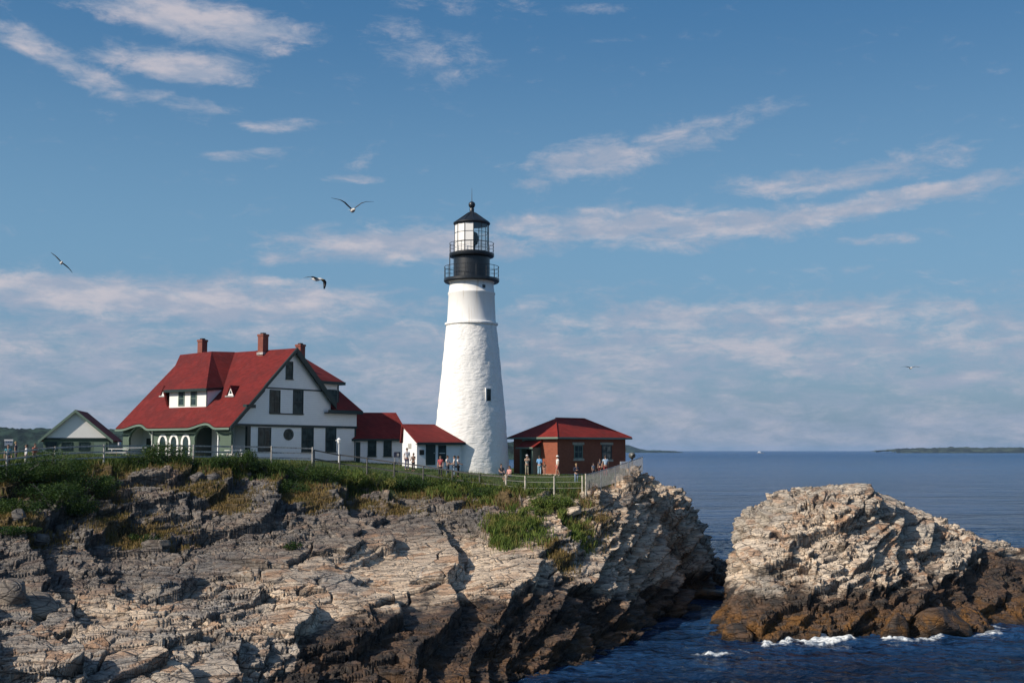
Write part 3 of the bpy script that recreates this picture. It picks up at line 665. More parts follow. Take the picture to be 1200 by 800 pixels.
# corner porch: recessed behind the left end of the gable front
b = MB(); b.box(0.1, 1.95, 1.7, 1.8, 0, ZB - .1); b.build('porch_back_wall', M['clap'], house)
b = MB(); b.box(-.08, .16, -.08, .16, 0, ZB - .1); b.build('porch_post', M['green_wall'], house)
b = MB(); b.box(1.72, 1.98, -.075, .18, 0, ZB - .1); b.build('porch_post', M['green_trim'], house)
dr = MB().box(.95, 1.6, 1.62, 1.69, 0.1, 1.9).build('door', M['white'], house); MB().box(1.02, 1.06, 1.56, 1.62, .95, 1.05).build('handle', M['black'], dr)
# eave wall (faces -x), with two arched porches and three arched windows
def eave_pt(px, py, x=0.0): return fh.hit(px, py, (1, 0, 0), (x, 0, 0))
yA0, yA1 = eave_pt(178, 520).y, eave_pt(151, 520).y        # left arch opening
yB0, yB1 = eave_pt(257, 520).y, eave_pt(228, 520).y        # right arch
zc = hz(1.95)
def arch_wall(b, y0, y1, za, n=14, x0=0.0, x1=.18):
    """spandrel above an arched opening from y0..y1 with crown at za, filled up to zc"""
    cy, rr = (y0 + y1) / 2, (y1 - y0) / 2; h0 = za - rr * .75
    pts = [(cy - rr * math.cos(math.pi * k / n), h0 + rr * .75 * math.sin(math.pi * k / n)) for k in range(n + 1)]
    for (a, c_), (a2, c2) in zip(pts[:-1], pts[1:]):
        zt = max(zc, c_ + .16, c2 + .16)
        b.add([(x0, a, c_), (x0, a2, c2), (x0, a2, zt), (x0, a, zt), (x1, a, c_), (x1, a2, c2), (x1, a2, zt), (x1, a, zt)], [(0, 1, 2, 3), (7, 6, 5, 4), (0, 4, 5, 1), (3, 2, 6, 7), (0, 3, 7, 4), (1, 5, 6, 2)])
    return pts
b = MB()
yw = sorted([0.16, yB0, yB1, yA0, yA1, D_])
b.box(0, .18, .162, yB0, 0, zc); b.box(0, .18, yB1, yA0, 0, zc); b.box(0, .18, yA1, D_, 0, zc)
archA = arch_wall(b, yA0, yA1, hz(2.02)); archB = arch_wall(b, yB0, yB1, hz(2.02))
b.build('porch_wall', M['green_wall'], house)
for pts in (archA, archB):
    b = MB(); b.tube([(-.03, y, z) for y, z in pts], .07, 6); b.build('arch_trim', M['green_pale'], house)
# rooms behind the porch openings
b = MB(); b.box(1.9, 2.0, .2, D_, 0, hz(3.2)); b.build('porch_back_wall', M['clap'], house)
for y_a, y_b in ((D_ - .2, D_ - .02), (yB1 + .02, yB1 + .12), (yA0 - .14, yA0 - .02)): MB().box(.182, 1.9, y_a, y_b, 0, zc).build('porch_inner_wall', M['green_trim'], house)
MB().box(1.86, 1.898, (yA0 + yA1) / 2 + .1, yA1 - .05, .05, 2.0).build('door', M['green_trim'], house)
b = MB(); b.box(.19, 1.9, .3, D_ - .2, hz(2.25), hz(2.32)); b.build('porch_ceiling', M['green_pale'], house)
b = MB(); b.box(1.8, 1.89, yB0 + .9, yB0 + 1.6, .05, 1.95); b.build('door', M['green_trim'], house)
b = MB(); b.box(-.4, .0, .2, D_, -.6, .04); b.build('porch_step', M['stone'], house)
for px in (200.0, 204.5, 217.5):   pass
for pc in (191.0, 204.0, 218.0):
    y0, y1 = eave_pt(pc + 5.6, 518).y, eave_pt(pc - 5.6, 518).y; cy, r_ = (y0 + y1) / 2, (y1 - y0) / 2; zt = eave_pt(pc, 508.5).z; zb = zt - 1.85
    n = 12; o_ = [(cy - r_, zb)] + [(cy - r_ * math.cos(math.pi * k / n), zt - r_ * 1.15 + r_ * 1.15 * math.sin(math.pi * k / n)) for k in range(n + 1)] + [(cy + r_, zb)]
    i_ = [(cy + (y - cy) * .60, zb if k in (0, len(o_) - 1) else zt - r_ * 1.15 + (z - zt + r_ * 1.15) * .74) for k, (y, z) in enumerate(o_)]
    b = MB(); K = len(o_)
    b.add([(-.06, y, z) for y, z in o_] + [(-.06, y, z) for y, z in i_] + [(.0, y, z) for y, z in o_] + [(.0, y, z) for y, z in i_],
          [(k, k + 1, K + k + 1, K + k) for k in range(K - 1)] + [(k, 2 * K + k, 2 * K + k + 1, k + 1) for k in range(K - 1)] + [(K + k, K + k + 1, 3 * K + k + 1, 3 * K + k) for k in range(K - 1)])
    f = b.build('arched_window', M['white'], house)
    MB().add([(-.02, y, z) for y, z in i_], [tuple(range(K))]).build('pane', M['glass'], f)
# downpipe on the porch wall
y_ = eave_pt(179.5, 510).y; b = MB(); b.tube([(-.12, y_, hz(1.85)), (-.12, y_, 0)], .045, 8); b.build('downpipe', M['white'], house)
# roofs -------------------------------------------------------------------------------
rn = Vector((-sl, 0, 1)).normalized(); T = .16
def eave_x(y):
    r = XE
    for (y0, y1) in ((yA0, yA1), (yB0, yB1)):
        cy, hw_ = (y0 + y1) / 2, (y1 - y0) / 2 + .32; t = abs(y - cy) / hw_
        if t < 1: r += .45 * (.5 + .5 * math.cos(math.pi * t))
    return r
yR = -.45; yL = D_ + .3
ysr = [yR + (yL - yR) * k / 60 for k in range(61)]
b = MB()
top = [(XR, y, ZR) for y in ysr]; bot = [(eave_x(y), y, ZE + sl * (eave_x(y) - XE)) for y in ysr]
n_ = len(ysr); vs = top + bot + [(x + rn.x * -T, y, z - rn.z * T) for x, y, z in top + bot]
b.add(vs, [(k, k + 1, n_ + k + 1, n_ + k) for k in range(n_ - 1)] + [(2 * n_ + k, 3 * n_ + k, 3 * n_ + k + 1, 2 * n_ + k + 1) for k in range(n_ - 1)] + [(n_ + k, n_ + k + 1, 3 * n_ + k + 1, 3 * n_ + k) for k in range(n_ - 1)] + [(0, n_, 3 * n_, 2 * n_), (n_ - 1, 3 * n_ - 1, 4 * n_ - 1, 2 * n_ - 1)])
# right slope of the main gable, and its far gable end
XRB = xr_end + .1
b.slab([(XR, yR, ZR), (XRB, yR, roofz(XRB)), (XRB, 1.2, roofz(XRB)), (XR, 1.2, ZR)], (sl, 0, 1), T)
b.slab([(XR, 9.0, ZR), (14.3, 9.0, roofz(14.3)), (14.3, yL, roofz(14.3)), (XR, yL, ZR)], (sl, 0, 1), T)
roof = b.build('roof', M['roof'], house)
b = MB(); b.slab([(.2, D_ - .2, 0), (XR * 2 - .2, D_ - .2, 0), (XR * 2 - .2, D_ - .2, roofz(XR * 2 - .2) - .2), (XR, D_ - .2, ZR - .25), (.2, D_ - .2, roofz(.2) - .2)], (0, 1, 0), .2); b.build('rear_gable_wall', M['clap'], house)
b = MB(); b.box(XR * 2 - .4, XR * 2 - .2, 10.6, D_ - .4, 0, roofz(XR * 2 - .2) - .25); b.build('rear_side_wall', M['clap'], house)
# curved eave board
b = MB(); pts = [(eave_x(y) - .02, y, ZE + sl * (eave_x(y) - XE) - .17) for y in ysr]
for p, q_ in zip(pts[:-1], pts[1:]): b.bar(p, q_, .10, .17)
b.build('eave_board', M['green_pale'], roof)
# bargeboards on the gable front
b = MB()
def rake(x0, x1, w_, dz=0.0, y0=-.56, y1=-.40):
    z0, z1 = roofz(x0) + dz, roofz(x1) + dz
    b.add([(x0, y0, z0), (x1, y0, z1), (x1, y0, z1 - w_), (x0, y0, z0 - w_), (x0, y1, z0), (x1, y1, z1), (x1, y1, z1 - w_), (x0, y1, z0 - w_)], [(0, 1, 2, 3), (7, 6, 5, 4), (0, 4, 5, 1), (3, 2, 6, 7), (0, 3, 7, 4), (1, 5, 6, 2)])
rake(XE + .05, 3.2, .42, -.02); rake(3.2, XR, .34, .02); rake(XR, xr_end + .15, .62, .06)
b.build('bargeboard', M['green_trim'], roof)
b = MB(); b.slab([(XR, -.40, ZR - .2), (xr_end, -.40, roofz(xr_end) - .2), (xr_end, -.06, roofz(xr_end) - .2), (XR, -.06, ZR - .2)], (sl, 0, 1), .05)
b.slab([(XR, -.40, ZR - .2), (XE + .2, -.40, ZE), (XE + .2, -.06, ZE), (XR, -.06, ZR - .2)], (-sl, 0, 1), .05)
b.build('soffit', M['green_trim'], roof)
# hipped wing to the right, ridge along x
yw0, yw1, zwe = -.55, 10.9, hz(3.66); ywr, xwr = 5.3, 13.0; xw1 = 15.62
b = MB()
sf = (ZR - zwe) / (ywr - yw0)
def slab_up(poly):
    p = [Vector(v) for v in poly]; n = (p[1] - p[0]).cross(p[2] - p[0]); n = -n if n.z < 0 else n; b.slab(poly, n, .14)
zy12 = zwe + sf * (1.1 - yw0)
slab_up([(xr_end - .1, yw0, zwe), (xw1, yw0, zwe), (xwr, ywr, ZR), (XR, ywr, ZR), (XR, 1.0, zwe + sf * (1.0 - yw0)), (xr_end - .1, 1.0, zwe + sf * (1.0 - yw0))])
slab_up([(xw1, yw0, zwe), (xw1, yw1, zwe), (xwr, ywr, ZR)])
slab_up([(XR, ywr, ZR), (xwr, ywr, ZR), (xw1, yw1, zwe), (XR, yw1, zwe)])
wroof = b.build('wing_roof', M['roof'], house)
b = MB(); b.box(11.0, xw1 + .03, -.62, -.56, zwe - .34, zwe - .02); b.box(xw1 + .0, xw1 + .06, -.56, yw1, zwe - .34, zwe - .02); b.box(11.0, xw1 - .02, -.56, -.06, zwe - .33, zwe - .24); b.box(W_ + .07, xw1 - .01, -.06, yw1, zwe - .33, zwe - .24)
b.build('eave_board', M['green_trim'], wroof)
# dormer on the wing, facing -y
xd0, xd1, ydf, zdt = 10.2, 13.25, .25, hz(6.25); zdb = zwe + sf * (ydf - yw0)
b = MB(); b.box(xd0, xd1 - .1, ydf, ydf + .12, zdb - .15, zdt); b.slab([(xd1 - .1, ydf + .12, zdb), (xd1 - .1, ydf + .12, zdt), (xd1 - .1, ywr - .6, zdt)], (1, 0, 0), .1)
dm = b.build('dormer', M['clap'], house)
b = MB(); slab_up([(xd0, ydf - .4, zdt), (xd1 + .35, ydf - .4, zdt), (xwr, ywr + .02, ZR + .1), (XR + .6, ywr + .02, ZR + .1), (XR + .6, 2.6, zdt + (ZR + .1 - zdt) * (2.6 - ydf + .4) / (ywr - ydf + .42)), (xd0, .8, zdt + (ZR - zdt) * .235)])
slab_up([(xd1 + .35, ydf - .4, zdt), (xd1 + .35, ywr - 1.2, zdt), (xwr, ywr + .02, ZR + .1)])
b.build('dormer_roof', M['roof'], dm)
b = MB(); b.box(xd0, xd1 + .38, ydf - .46, ydf - .4, zdt - .26, zdt + .02); b.box(xd1 + .36, xd1 + .41, ydf - .4, ywr - 1.4, zdt - .26, zdt + .02); b.build('eave_board', M['green_trim'], dm)
p0 = fh.hit(384, 456, (0, 1, 0), (0, ydf, 0)); p1 = fh.hit(394.5, 473, (0, 1, 0), (0, ydf, 0))
window_on(dm, p0.x, p1.x, p1.z, p0.z, ydf, mull=(1, 2))
b = MB(); b.box(xd1 - .24, xd1 - .06, ydf - .03, ydf + .0, zdb, zdt - .26); b.build('corner_board', M['green_trim'], dm)
# wide dormer in the left slope, facing -x
P = lambda px, py: fh.hit(px, py, (-sl, 0, 1), (XR, 0, ZR))
xf = P(220, 477).x; ydr = fh.hit(242.5, 470, (1, 0, 0), (xf, 0, 0)).y; ydl = fh.hit(198.5, 470, (1, 0, 0), (xf, 0, 0)).y
zt_ = fh.hit(220, 457, (1, 0, 0), (xf, 0, 0)).z; zb_ = roofz(xf) - .1
b = MB(); b.box(xf, xf + .12, ydr, ydl, zb_, zt_)
for y_ in (ydr, ydl):
    b.slab([(xf + .12, y_, zb_), (xf + .12, y_, zt_), (XR - (ZR - zt_) / sl + .1, y_, zt_)], (0, -1, 0), .1)
dm = b.build('dormer', M['white'], house)
xo = xf - .42; ho = zt_ + .08
hipt = fh.hit(248, 411.5, (1, 0, 0), (XR, 0, 0)); vt = fh.hit(275, 413.6, (1, 0, 0), (XR, 0, 0)); hb = fh.hit(243.5, 452.5, (0, 0, 1), (0, 0, ho))
hipz = ZR + .28
yhb = ydr - .35; yvb = ydr - 2.3
b = MB(); A1 = (xo, yhb, ho); xT = XR - 2.3; T_ = fh.hit(248, 411.6, (1, 0, 0), (xT, 0, 0)); A2 = tuple(P(262, 453.5)); V_ = (XR + .02, vt.y, ZR + .03); TL = (xT, fh.hit(211, 417, (1, 0, 0), (xT, 0, 0)).y, T_.z - .12); EL = (xo, fh.hit(192.5, 453, (1, 0, 0), (xo, 0, 0)).y, ho); RE = (XR + .02, yL + .02, ZR + .05); EB = (xo + .6, EL[1] + .1, roofz(xo + .6) - .05); kf = (T_.z - ho) / (xT - xo)
b.slab([EL, A1, tuple(T_), TL], (-kf, 0, 1), .12)
slab_up([tuple(T_), V_, RE, TL]); slab_up([A1, A2, tuple(T_)]); slab_up([A2, V_, tuple(T_)]); slab_up([EL, TL, RE]); slab_up([EL, RE, EB])
b.build('dormer_roof', M['roof'], dm)
b = MB(); b.box(xo - .05, xo, yhb - .02, EL[1], ho - .24, ho + .0); b.bar((xo - .02, yhb - .03, ho - .12), (A2[0], A2[1] - .03, A2[2] - .1), .05, .22)
b.box(xf - .02, xf - .001, ydr - .02, ydr + .09, zb_, zt_); b.build('eave_board', M['green_trim'], dm)
# windows of the dormer, framed in green; modelled as boxes proud of the -x wall
def window_x(parent, px0, px1, py0, py1, x, trim):
    a = fh.hit(px0, py0, (1, 0, 0), (x, 0, 0)); c_ = fh.hit(px1, py1, (1, 0, 0), (x, 0, 0)); y0, y1, z0, z1 = c_.y, a.y, c_.z, a.z
    b = MB(); tw = .1
    for (p, q_, d, e) in ((y0, y0 + tw, z0, z1), (y1 - tw, y1, z0, z1), (y0 + tw, y1 - tw, z1 - tw, z1), (y0 + tw, y1 - tw, z0, z0 + tw)): b.box(x - .05, x - .001, p, q_, d, e)
    f = b.build('window', trim, parent); MB().box(x - .02, x - .002, y0 + tw, y1 - tw, z0 + tw, z1 - tw).build('pane', M['glass'], f)
    MB().box(x - .035, x - .021, y0 + tw, y1 - tw, (z0 + z1) / 2 - .025, (z0 + z1) / 2 + .025).build('sash', trim, f)
window_x(dm, 209.5, 216.2, 457.8, 475.5, xf, M['green_pale']); window_x(dm, 223.8, 230.6, 457.8, 475.5, xf, M['green_pale'])
# two small triangular roof vents
for px in (192.3, 270.2):
    c0 = P(px, 464.0); w2, hgt = .42, .82; b = MB()
    x_ = c0.x; z_ = c0.z; y_ = c0.y; back = hgt / sl
    f = MB().add([(x_, y_ - w2, z_), (x_, y_ + w2, z_), (x_, y_, z_ + hgt), (x_ + .08, y_ - w2, z_), (x_ + .08, y_ + w2, z_), (x_ + .08, y_, z_ + hgt)], [(0, 1, 2), (5, 4, 3), (0, 2, 5, 3), (1, 4, 5, 2), (0, 3, 4, 1)]).build('roof_vent', M['white'], house)
    MB().add([(x_ - .02, y_ - .15, z_ + .22), (x_ - .02, y_ + .15, z_ + .22), (x_ - .02, y_, z_ + .55)], [(0, 1, 2)]).build('pane', M['glass'], f)
    b.slab([(x_ - .1, y_ - w2 - .12, z_ - .03), (x_ - .1, y_, z_ + hgt + .12), (x_ + back + .3, y_, z_ + hgt + .12)], (0, -1.6, 1), .05)
    b.slab([(x_ - .1, y_ + w2 + .12, z_ - .03), (x_ - .1, y_, z_ + hgt + .12), (x_ + back + .3, y_, z_ + hgt + .12)], (0, 1.6, 1), .05)
    b.build('vent_roof', M['roof'], f); MB().box(x_ - .16, x_ - .02, y_ - w2 - .12, y_ + w2 + .12, z_ - .07, z_ + .05).build('sill', M['flash'], f)
# chimneys
def chimney(px0, px1, py_top, py_base, x, y, zb):
    s_ = fh.o + fh.r @ Vector((x, y, 0)); Y = s_.y; wpx = (px1 - px0) / F * Y; zt = at(600, py_top, Y).z - fh.o.z; hw_ = wpx / 2 / 1.39
    b = MB(); b.box(x - hw_, x + hw_, y - hw_, y + hw_, zb, zt - .12); b.box(x - hw_ - .05, x + hw_ + .05, y - hw_ - .05, y + hw_ + .05, zt - .32, zt - .14)
    c_ = b.build('chimney', M['chimney'], house)
    MB().box(x - hw_ * .55, x + hw_ * .55, y - hw_ * .55, y + hw_ * .55, zt - .125, zt).build('flue', M['dark'], c_)
    MB().box(x - hw_ - .06, x + hw_ + .06, y - hw_ - .06, y + hw_ + .06, zb + .4, zb + .62).build('flashing', M['flash'], c_)
def ridge_y(px): return fh.hit(px, 412, (1, 0, 0), (XR, 0, 0)).y
chimney(234.5, 245.5, 396.5, 417, XR - .3, ridge_y(240), ZR - .95); chimney(305.5, 317.5, 390, 410, XR - .3, ridge_y(311), ZR - .85)
q_ = fh.hit(352, 412, (0, 1, 0), (0, ywr + .2, 0)); chimney(346.5, 357.5, 402, 418, q_.x, ywr + .2, ZR - .95)
# belt course and trim of the gable front
b = MB(); b.box(-.02, W_ + .12, -.12, -.061, ZB - .12, ZB + .08); b.box(W_ + .061, W_ + .12, -.06, 10.6, ZB - .12, ZB + .08); b.build('belt_course', M['green_trim'], house)
FP = lambda px, py: fh.hit(px, py, (0, 1, 0), (0, -.06, 0))
zt2 = FP(335, 455.5).z; x_l, x_r = XR - (ZR - zt2) / sl + .25, XR + (ZR - zt2) / sl - .25
b = MB(); b.box(x_l, x_r, -.11, -.061, zt2 - .06, zt2 + .06); b.build('gable_trim', M['green_trim'], house)
bb = FP(290, 475.5); b = MB(); b.box(bb.x - .5, bb.x + .55, -.5, -.061, bb.z - .16, bb.z + .12); b.add([(bb.x - .5, -.4, bb.z - .16), (bb.x + .1, -.4, bb.z - .16), (bb.x - .5, -.4, bb.z - .5), (bb.x - .5, -.1, bb.z - .16), (bb.x + .1, -.1, bb.z - .16), (bb.x - .5, -.1, bb.z - .5)], [(0, 1, 2), (5, 4, 3), (0, 2, 5, 3), (1, 4, 5, 2), (0, 3, 4, 1)]); b.build('eave_bracket', M['green_trim'], house)
def win_px(px0, px1, py0, py1, **k):
    a, c_ = FP(px0, py0), FP(px1, py1); return window_on(house, a.x, c_.x, c_.z, a.z, k.pop('y', -.06), **k)
win_px(335, 343, 423, 444.5, mull=(1, 2)); win_px(316, 328, 456.3, 484, mull=(2, 2)); win_px(343.5, 355, 456.3, 485, mull=(2, 2))
a, c_ = FP(316, 484), FP(355, 486.2); MB().box(a.x, c_.x, -.12, -.112 + .05, c_.z, c_.z + .1).build('window_ledge', M['green_trim'], house)
FP = lambda px, py: fh.hit(px, py, (0, 1, 0), (0, 0, 0))
for px0, px1 in ((302.5, 317), (353.5, 367), (381.5, 393.5)): win_px(px0, px1, 500.5, 529, y=0.0, mull=(2, 2))
a, c_ = FP(332.3, 502), FP(343.6, 515.7); b = MB(); cx, cz, rx, rz = (a.x + c_.x) / 2, (a.z + c_.z) / 2, (c_.x - a.x) / 2, (a.z - c_.z) / 2
b.add([(cx + rx * math.cos(t), -.05, cz + rz * math.sin(t)) for t in np.linspace(0, 2 * math.pi, 24, endpoint=False)] + [(cx + rx * .8 * math.cos(t), -.05, cz + rz * .8 * math.sin(t)) for t in np.linspace(0, 2 * math.pi, 24, endpoint=False)] + [(cx + rx * math.cos(t), 0, cz + rz * math.sin(t)) for t in np.linspace(0, 2 * math.pi, 24, endpoint=False)],
      [(k, (k + 1) % 24, 24 + (k + 1) % 24, 24 + k) for k in range(24)] + [(k, 48 + k, 48 + (k + 1) % 24, (k + 1) % 24) for k in range(24)])
f = b.build('oval_window', M['green_trim'], house); MB().add([(cx + rx * .81 * math.cos(t), -.03, cz + rz * .81 * math.sin(t)) for t in np.linspace(0, 2 * math.pi, 24, endpoint=False)], [tuple(range(24))]).build('pane', M['glass'], f)
MB().box(W_ - .16, W_ + .03, -.03, -.001, 0, ZB - .12).build('corner_board', M['green_trim'], house); MB().box(2.0, 2.14, -.03, -.001, 0, ZB - .12).build('corner_board', M['green_trim'], house)
MB().box(-.3, W_ + .1, -.02, 10.5, -1.2, .0).build('foundation', M['stone'], house)

# ------------------------------------------------------------------ covered passage (lower white shed next to the house)
def shed(name, label, loc, rz, W, D, ze, zr, ridge0, ridge1, base, over=.3, left_over=.3, gable_left=True, hip_right=0.0, back=None, yr=None):
    o = empty(name, loc, rz); tag(o, label, 'shed'); yr = yr or D / 2
    b = MB(); b.box(0, W, 0, .15, base, ze - .05); b.box(0, W, D - .15, D, base, ze - .05)
    zs = (zr - ze) / (yr + over)
    for x in (0, W - .15):
        if x > 0 and hip_right: b.box(x, x + .15, .15, D - .15, base, ze - .05); continue
        b.slab([(x + .15, .15, base), (x + .15, D - .15, base), (x + .15, D - .15, ze - .05), (x + .15, yr, zr - .16), (x + .15, .15, ze + .05)], (1, 0, 0), .15)
    wall = b.build('wall', M['clap'], o)
    b = MB()
    def sl_(poly):
        p = [Vector(v) for v in poly]; n = (p[1] - p[0]).cross(p[2] - p[0]); n = -n if n.z < 0 else n; b.slab(poly, n, .12)
    x0, x1 = -left_over, W + over
    sl_([(x0, -over, ze), (x1, -over, ze), (ridge1, yr, zr), (ridge0, yr, zr)])
    sl_([(x0, D + over, ze), (x1, D + over, ze), (ridge1, yr, zr), (ridge0, yr, zr)])
    if hip_right: sl_([(x1, -over, ze), (x1, D + over, ze), (ridge1, yr, zr)])
    rf = b.build('roof', M['roof'], o)
    b = MB(); b.box(x0, x1, -over - .05, -over, ze - .2, ze - .0); b.box(x0, x1, -over, -.001, ze - .19, ze - .13); b.build('eave_board', M['green_trim'], rf)
    return o, wall, rf
sl1 = Vector((-14.75, 112.5, 10.6)); r1 = R(6); f1 = Frame(sl1, r1)
zc1 = H - 10.6
s1, w1_, rf1 = shed('covered_passage', 'low white passage with red roof joining the big house to the entry shed', sl1, r1, 4.95, 6.0, zc1 + 1.04, zc1 + 3.6, -.3, 3.85, -.8, left_over=.3, hip_right=1)
P1 = lambda px, py: f1.hit(px, py, (0, 1, 0), (0, 0, 0))
for px0, px1 in ((431, 441), (449.5, 459)):
    a, c_ = P1(px0, 516.3), P1(px1, 534.5); window_on(s1, a.x, c_.x, c_.z, a.z, 0, mull=(1, 2))
a, c_ = P1(417, 515), P1(422, 540); MB().box(a.x, c_.x, -.03, -.001, -.5, zc1 + .75).build('corner_board', M['green_trim'], s1)
a = P1(475.5, 520); MB().box(a.x - .02, a.x + .14, -.03, -.001, -.5, zc1 + .75).build('corner_board', M['green_trim'], s1)
sl2 = Vector((-.0793 * 100.4, 100.4, 10.5)); r2 = R(30); f2 = Frame(sl2, r2); zc2 = H - 10.5
s2, w2_, rf2 = shed('entry_shed', 'small white entry shed with red roof and dark green door at the tower foot', sl2, r2, 4.15, 2.9, zc2 + .64, zc2 + 2.22, -.25, 2.9, -.9, over=.3, left_over=.12, hip_right=1, yr=2.6)
P2_ = lambda px, py: f2.hit(px, py, (0, 1, 0), (0, 0, 0))
a, c_ = P2_(499, 520.5), P2_(510, 544.5); d_ = MB().box(a.x, c_.x, -.05, -.001, c_.z, a.z).build('door', M['green_trim'], s2); MB().box(c_.x - .16, c_.x - .1, -.1, -.05, c_.z + .95, c_.z + 1.05).build('handle', M['steel'], d_)
a, c_ = P2_(513.5, 521.5), P2_(522.5, 540); window_on(s2, a.x, c_.x, c_.z, a.z, 0, mull=(1, 2), sash=M['white'])
a, c_ = P2_(491.5, 526.8), P2_(496.8, 532.8); MB().box(a.x, c_.x, -.05, -.001, c_.z, a.z).build('plaque', M['dark'], s2)
q0 = f2.hit(480.3, 522.6, (1, 0, 0), (0, 0, 0)); MB().box(-.03, -.001, q0.y - .3, q0.y + .3, q0.z - .2, q0.z + .22).build('vent', M['wood'], s2)
MB().tube([(4.42, -.28, zc2 + .5), (4.1, -.06, zc2 + .1), (4.1, -.06, -.9)], .035, 6).build('downpipe', M['white'], s2)

# ------------------------------------------------------------------ lighthouse
TY = 106.0; tc_ = at(552, 553, TY); TX = tc_.x; TZ = 9.75
tower = empty('lighthouse', (TX, TY, TZ)); tag(tower, 'tall tapering white stone lighthouse with black gallery and glazed lantern', 'lighthouse')
k_ = TY / F
def tz(py): return at(552, py, TY).z - TZ
b = MB()
rs_ = np.random.RandomState(3)
prof = [(46.5 * k_, -1.0), (46.0 * k_, 0)]
zt = tz(381.5); nn = 70
for i in range(1, nn + 1):
    t = i / nn; z = zt * t; py = 553 - (553 - 381.5) * t
    rpx = 29.6 + (41.0 - 29.6) * ((py - 382) / (494 - 382)) ** 1.0 if py < 494 else 41.0 + 4.2 * ((py - 494) / 59) ** 1.15
    prof.append((rpx * k_, z))
n = 160; b.lathe(prof, n)
me_v = b.v
for i in range(len(me_v)):
    x, y, z = me_v[i]
    if z < zt - .01:
        p_ = np.array([[x, y, z]], np.float32); d_ = float(vnoise(p_, .62, 3)[0]) * .030 + float(vnoise(p_, .3, 4)[0]) * .018; r_ = math.hypot(x, y); me_v[i] = (x * (1 + d_ / r_), y * (1 + d_ / r_), z)
st = b.build('shaft', M['tower'], tower, smooth=True)
b = MB(); b.lathe([(28.6 * k_, tz(383)), (31.4 * k_, tz(380.8)), (31.4 * k_, tz(379)), (29.2 * k_, tz(378.2)), (28.5 * k_, tz(376)), (27.2 * k_, tz(346.5)), (27.9 * k_, tz(345.5)), (27.9 * k_, tz(343.5)), (27.0 * k_, tz(342.6)), (26.1 * k_, tz(336)), (26.0 * k_, tz(331.6)), (27.6 * k_, tz(331.0)), (29.8 * k_, tz(329.6))], 96)
b.build('upper_shaft', M['tower'], tower, smooth=True)
def ang_of(px, rpx): return math.atan2(-math.sqrt(max(0, 1 - ((px - 552) / rpx) ** 2)), (px - 552) / rpx)
# window in the shaft and the small port
def on_wall(a, r, w_, z0, z1, name, mat, depth=.06, par=None):
    ca, sa = math.cos(a), math.sin(a); t = Vector((-sa, ca, 0)); n_ = Vector((ca, sa, 0)); b = MB(); c0 = n_ * (r - .12)
    vs = [c0 - t * w_ / 2, c0 + t * w_ / 2, c0 + t * w_ / 2 + n_ * (.12 + depth), c0 - t * w_ / 2 + n_ * (.12 + depth)]
    b.add([(v.x, v.y, z0) for v in vs] + [(v.x, v.y, z1) for v in vs], [(0, 3, 2, 1), (4, 5, 6, 7), (0, 1, 5, 4), (1, 2, 6, 5), (2, 3, 7, 6), (3, 0, 4, 7)]); return b.build(name, mat, par or tower)
a_ = ang_of(572.8, 37.6); f = on_wall(a_, 37.9 * k_, .62, tz(472.2), tz(456), 'window', M['white'], .03); on_wall(a_, 37.9 * k_, .40, tz(470.8), tz(457.2), 'pane', M['glass'], .045, f)
a_ = ang_of(566.8, 26.2); on_wall(a_, 26.3 * k_, .30, tz(340.2), tz(336.4), 'porthole', M['black'], .03)
# galleries
g1 = MB().lathe([(27.2 * k_, tz(331.2)), (31.5 * k_, tz(331.4)), (32.8 * k_, tz(330)), (32.8 * k_, tz(327.2)), (21.4 * k_, tz(327.0))], 72).build('gallery', M['black'], tower, smooth=True)
def railing(r, zb, zt, n, rails, parent, rr=.022):
    for i in range(n):
        a = 2 * math.pi * (i + .5) / n; MB().tube([(r * math.cos(a), r * math.sin(a), zb), (r * math.cos(a), r * math.sin(a), zt)], rr * 1.3, 6).build('railing_post', M['black'], parent)
    for k in range(rails):
        z = zb + (zt - zb) * (k + 1) / rails; b = MB(); b.tube([(r * math.cos(t), r * math.sin(t), z) for t in np.linspace(0, 2 * math.pi, 49)], rr * (1.2 if k == rails - 1 else .7), 5, cap=False); b.build('railing', M['black'], parent)
railing(32.2 * k_, tz(327.6), tz(313.2), 16, 3, g1)
MB().lathe([(21.5 * k_, tz(328)), (21.5 * k_, tz(302.6)), (23 * k_, tz(302.0)), (26.0 * k_, tz(301.4)), (26.6 * k_, tz(300.5)), (26.6 * k_, tz(297.6)), (20.5 * k_, tz(297.2))], 64).build('watch_room', M['black'], tower, smooth=True)
g2 = MB().lathe([(19.8 * k_, tz(297.3)), (19.8 * k_, tz(295.6)), (20.4 * k_, tz(295.6)), (20.4 * k_, tz(297.3))], 48).build('lantern_base', M['black'], tower)
railing(26.2 * k_, tz(297.6), tz(285.6), 14, 3, g2, .018)
for s_ in (-1, 1):
    x_ = s_ * 25.6 * k_; MB().tube([(x_ if s_ < 0 else -x_ * .97, -.5, tz(327)), (x_ if s_ < 0 else -x_ * .97, -.5, tz(301))], .05, 6).build('stay', M['black'], tower) if s_ < 0 else None
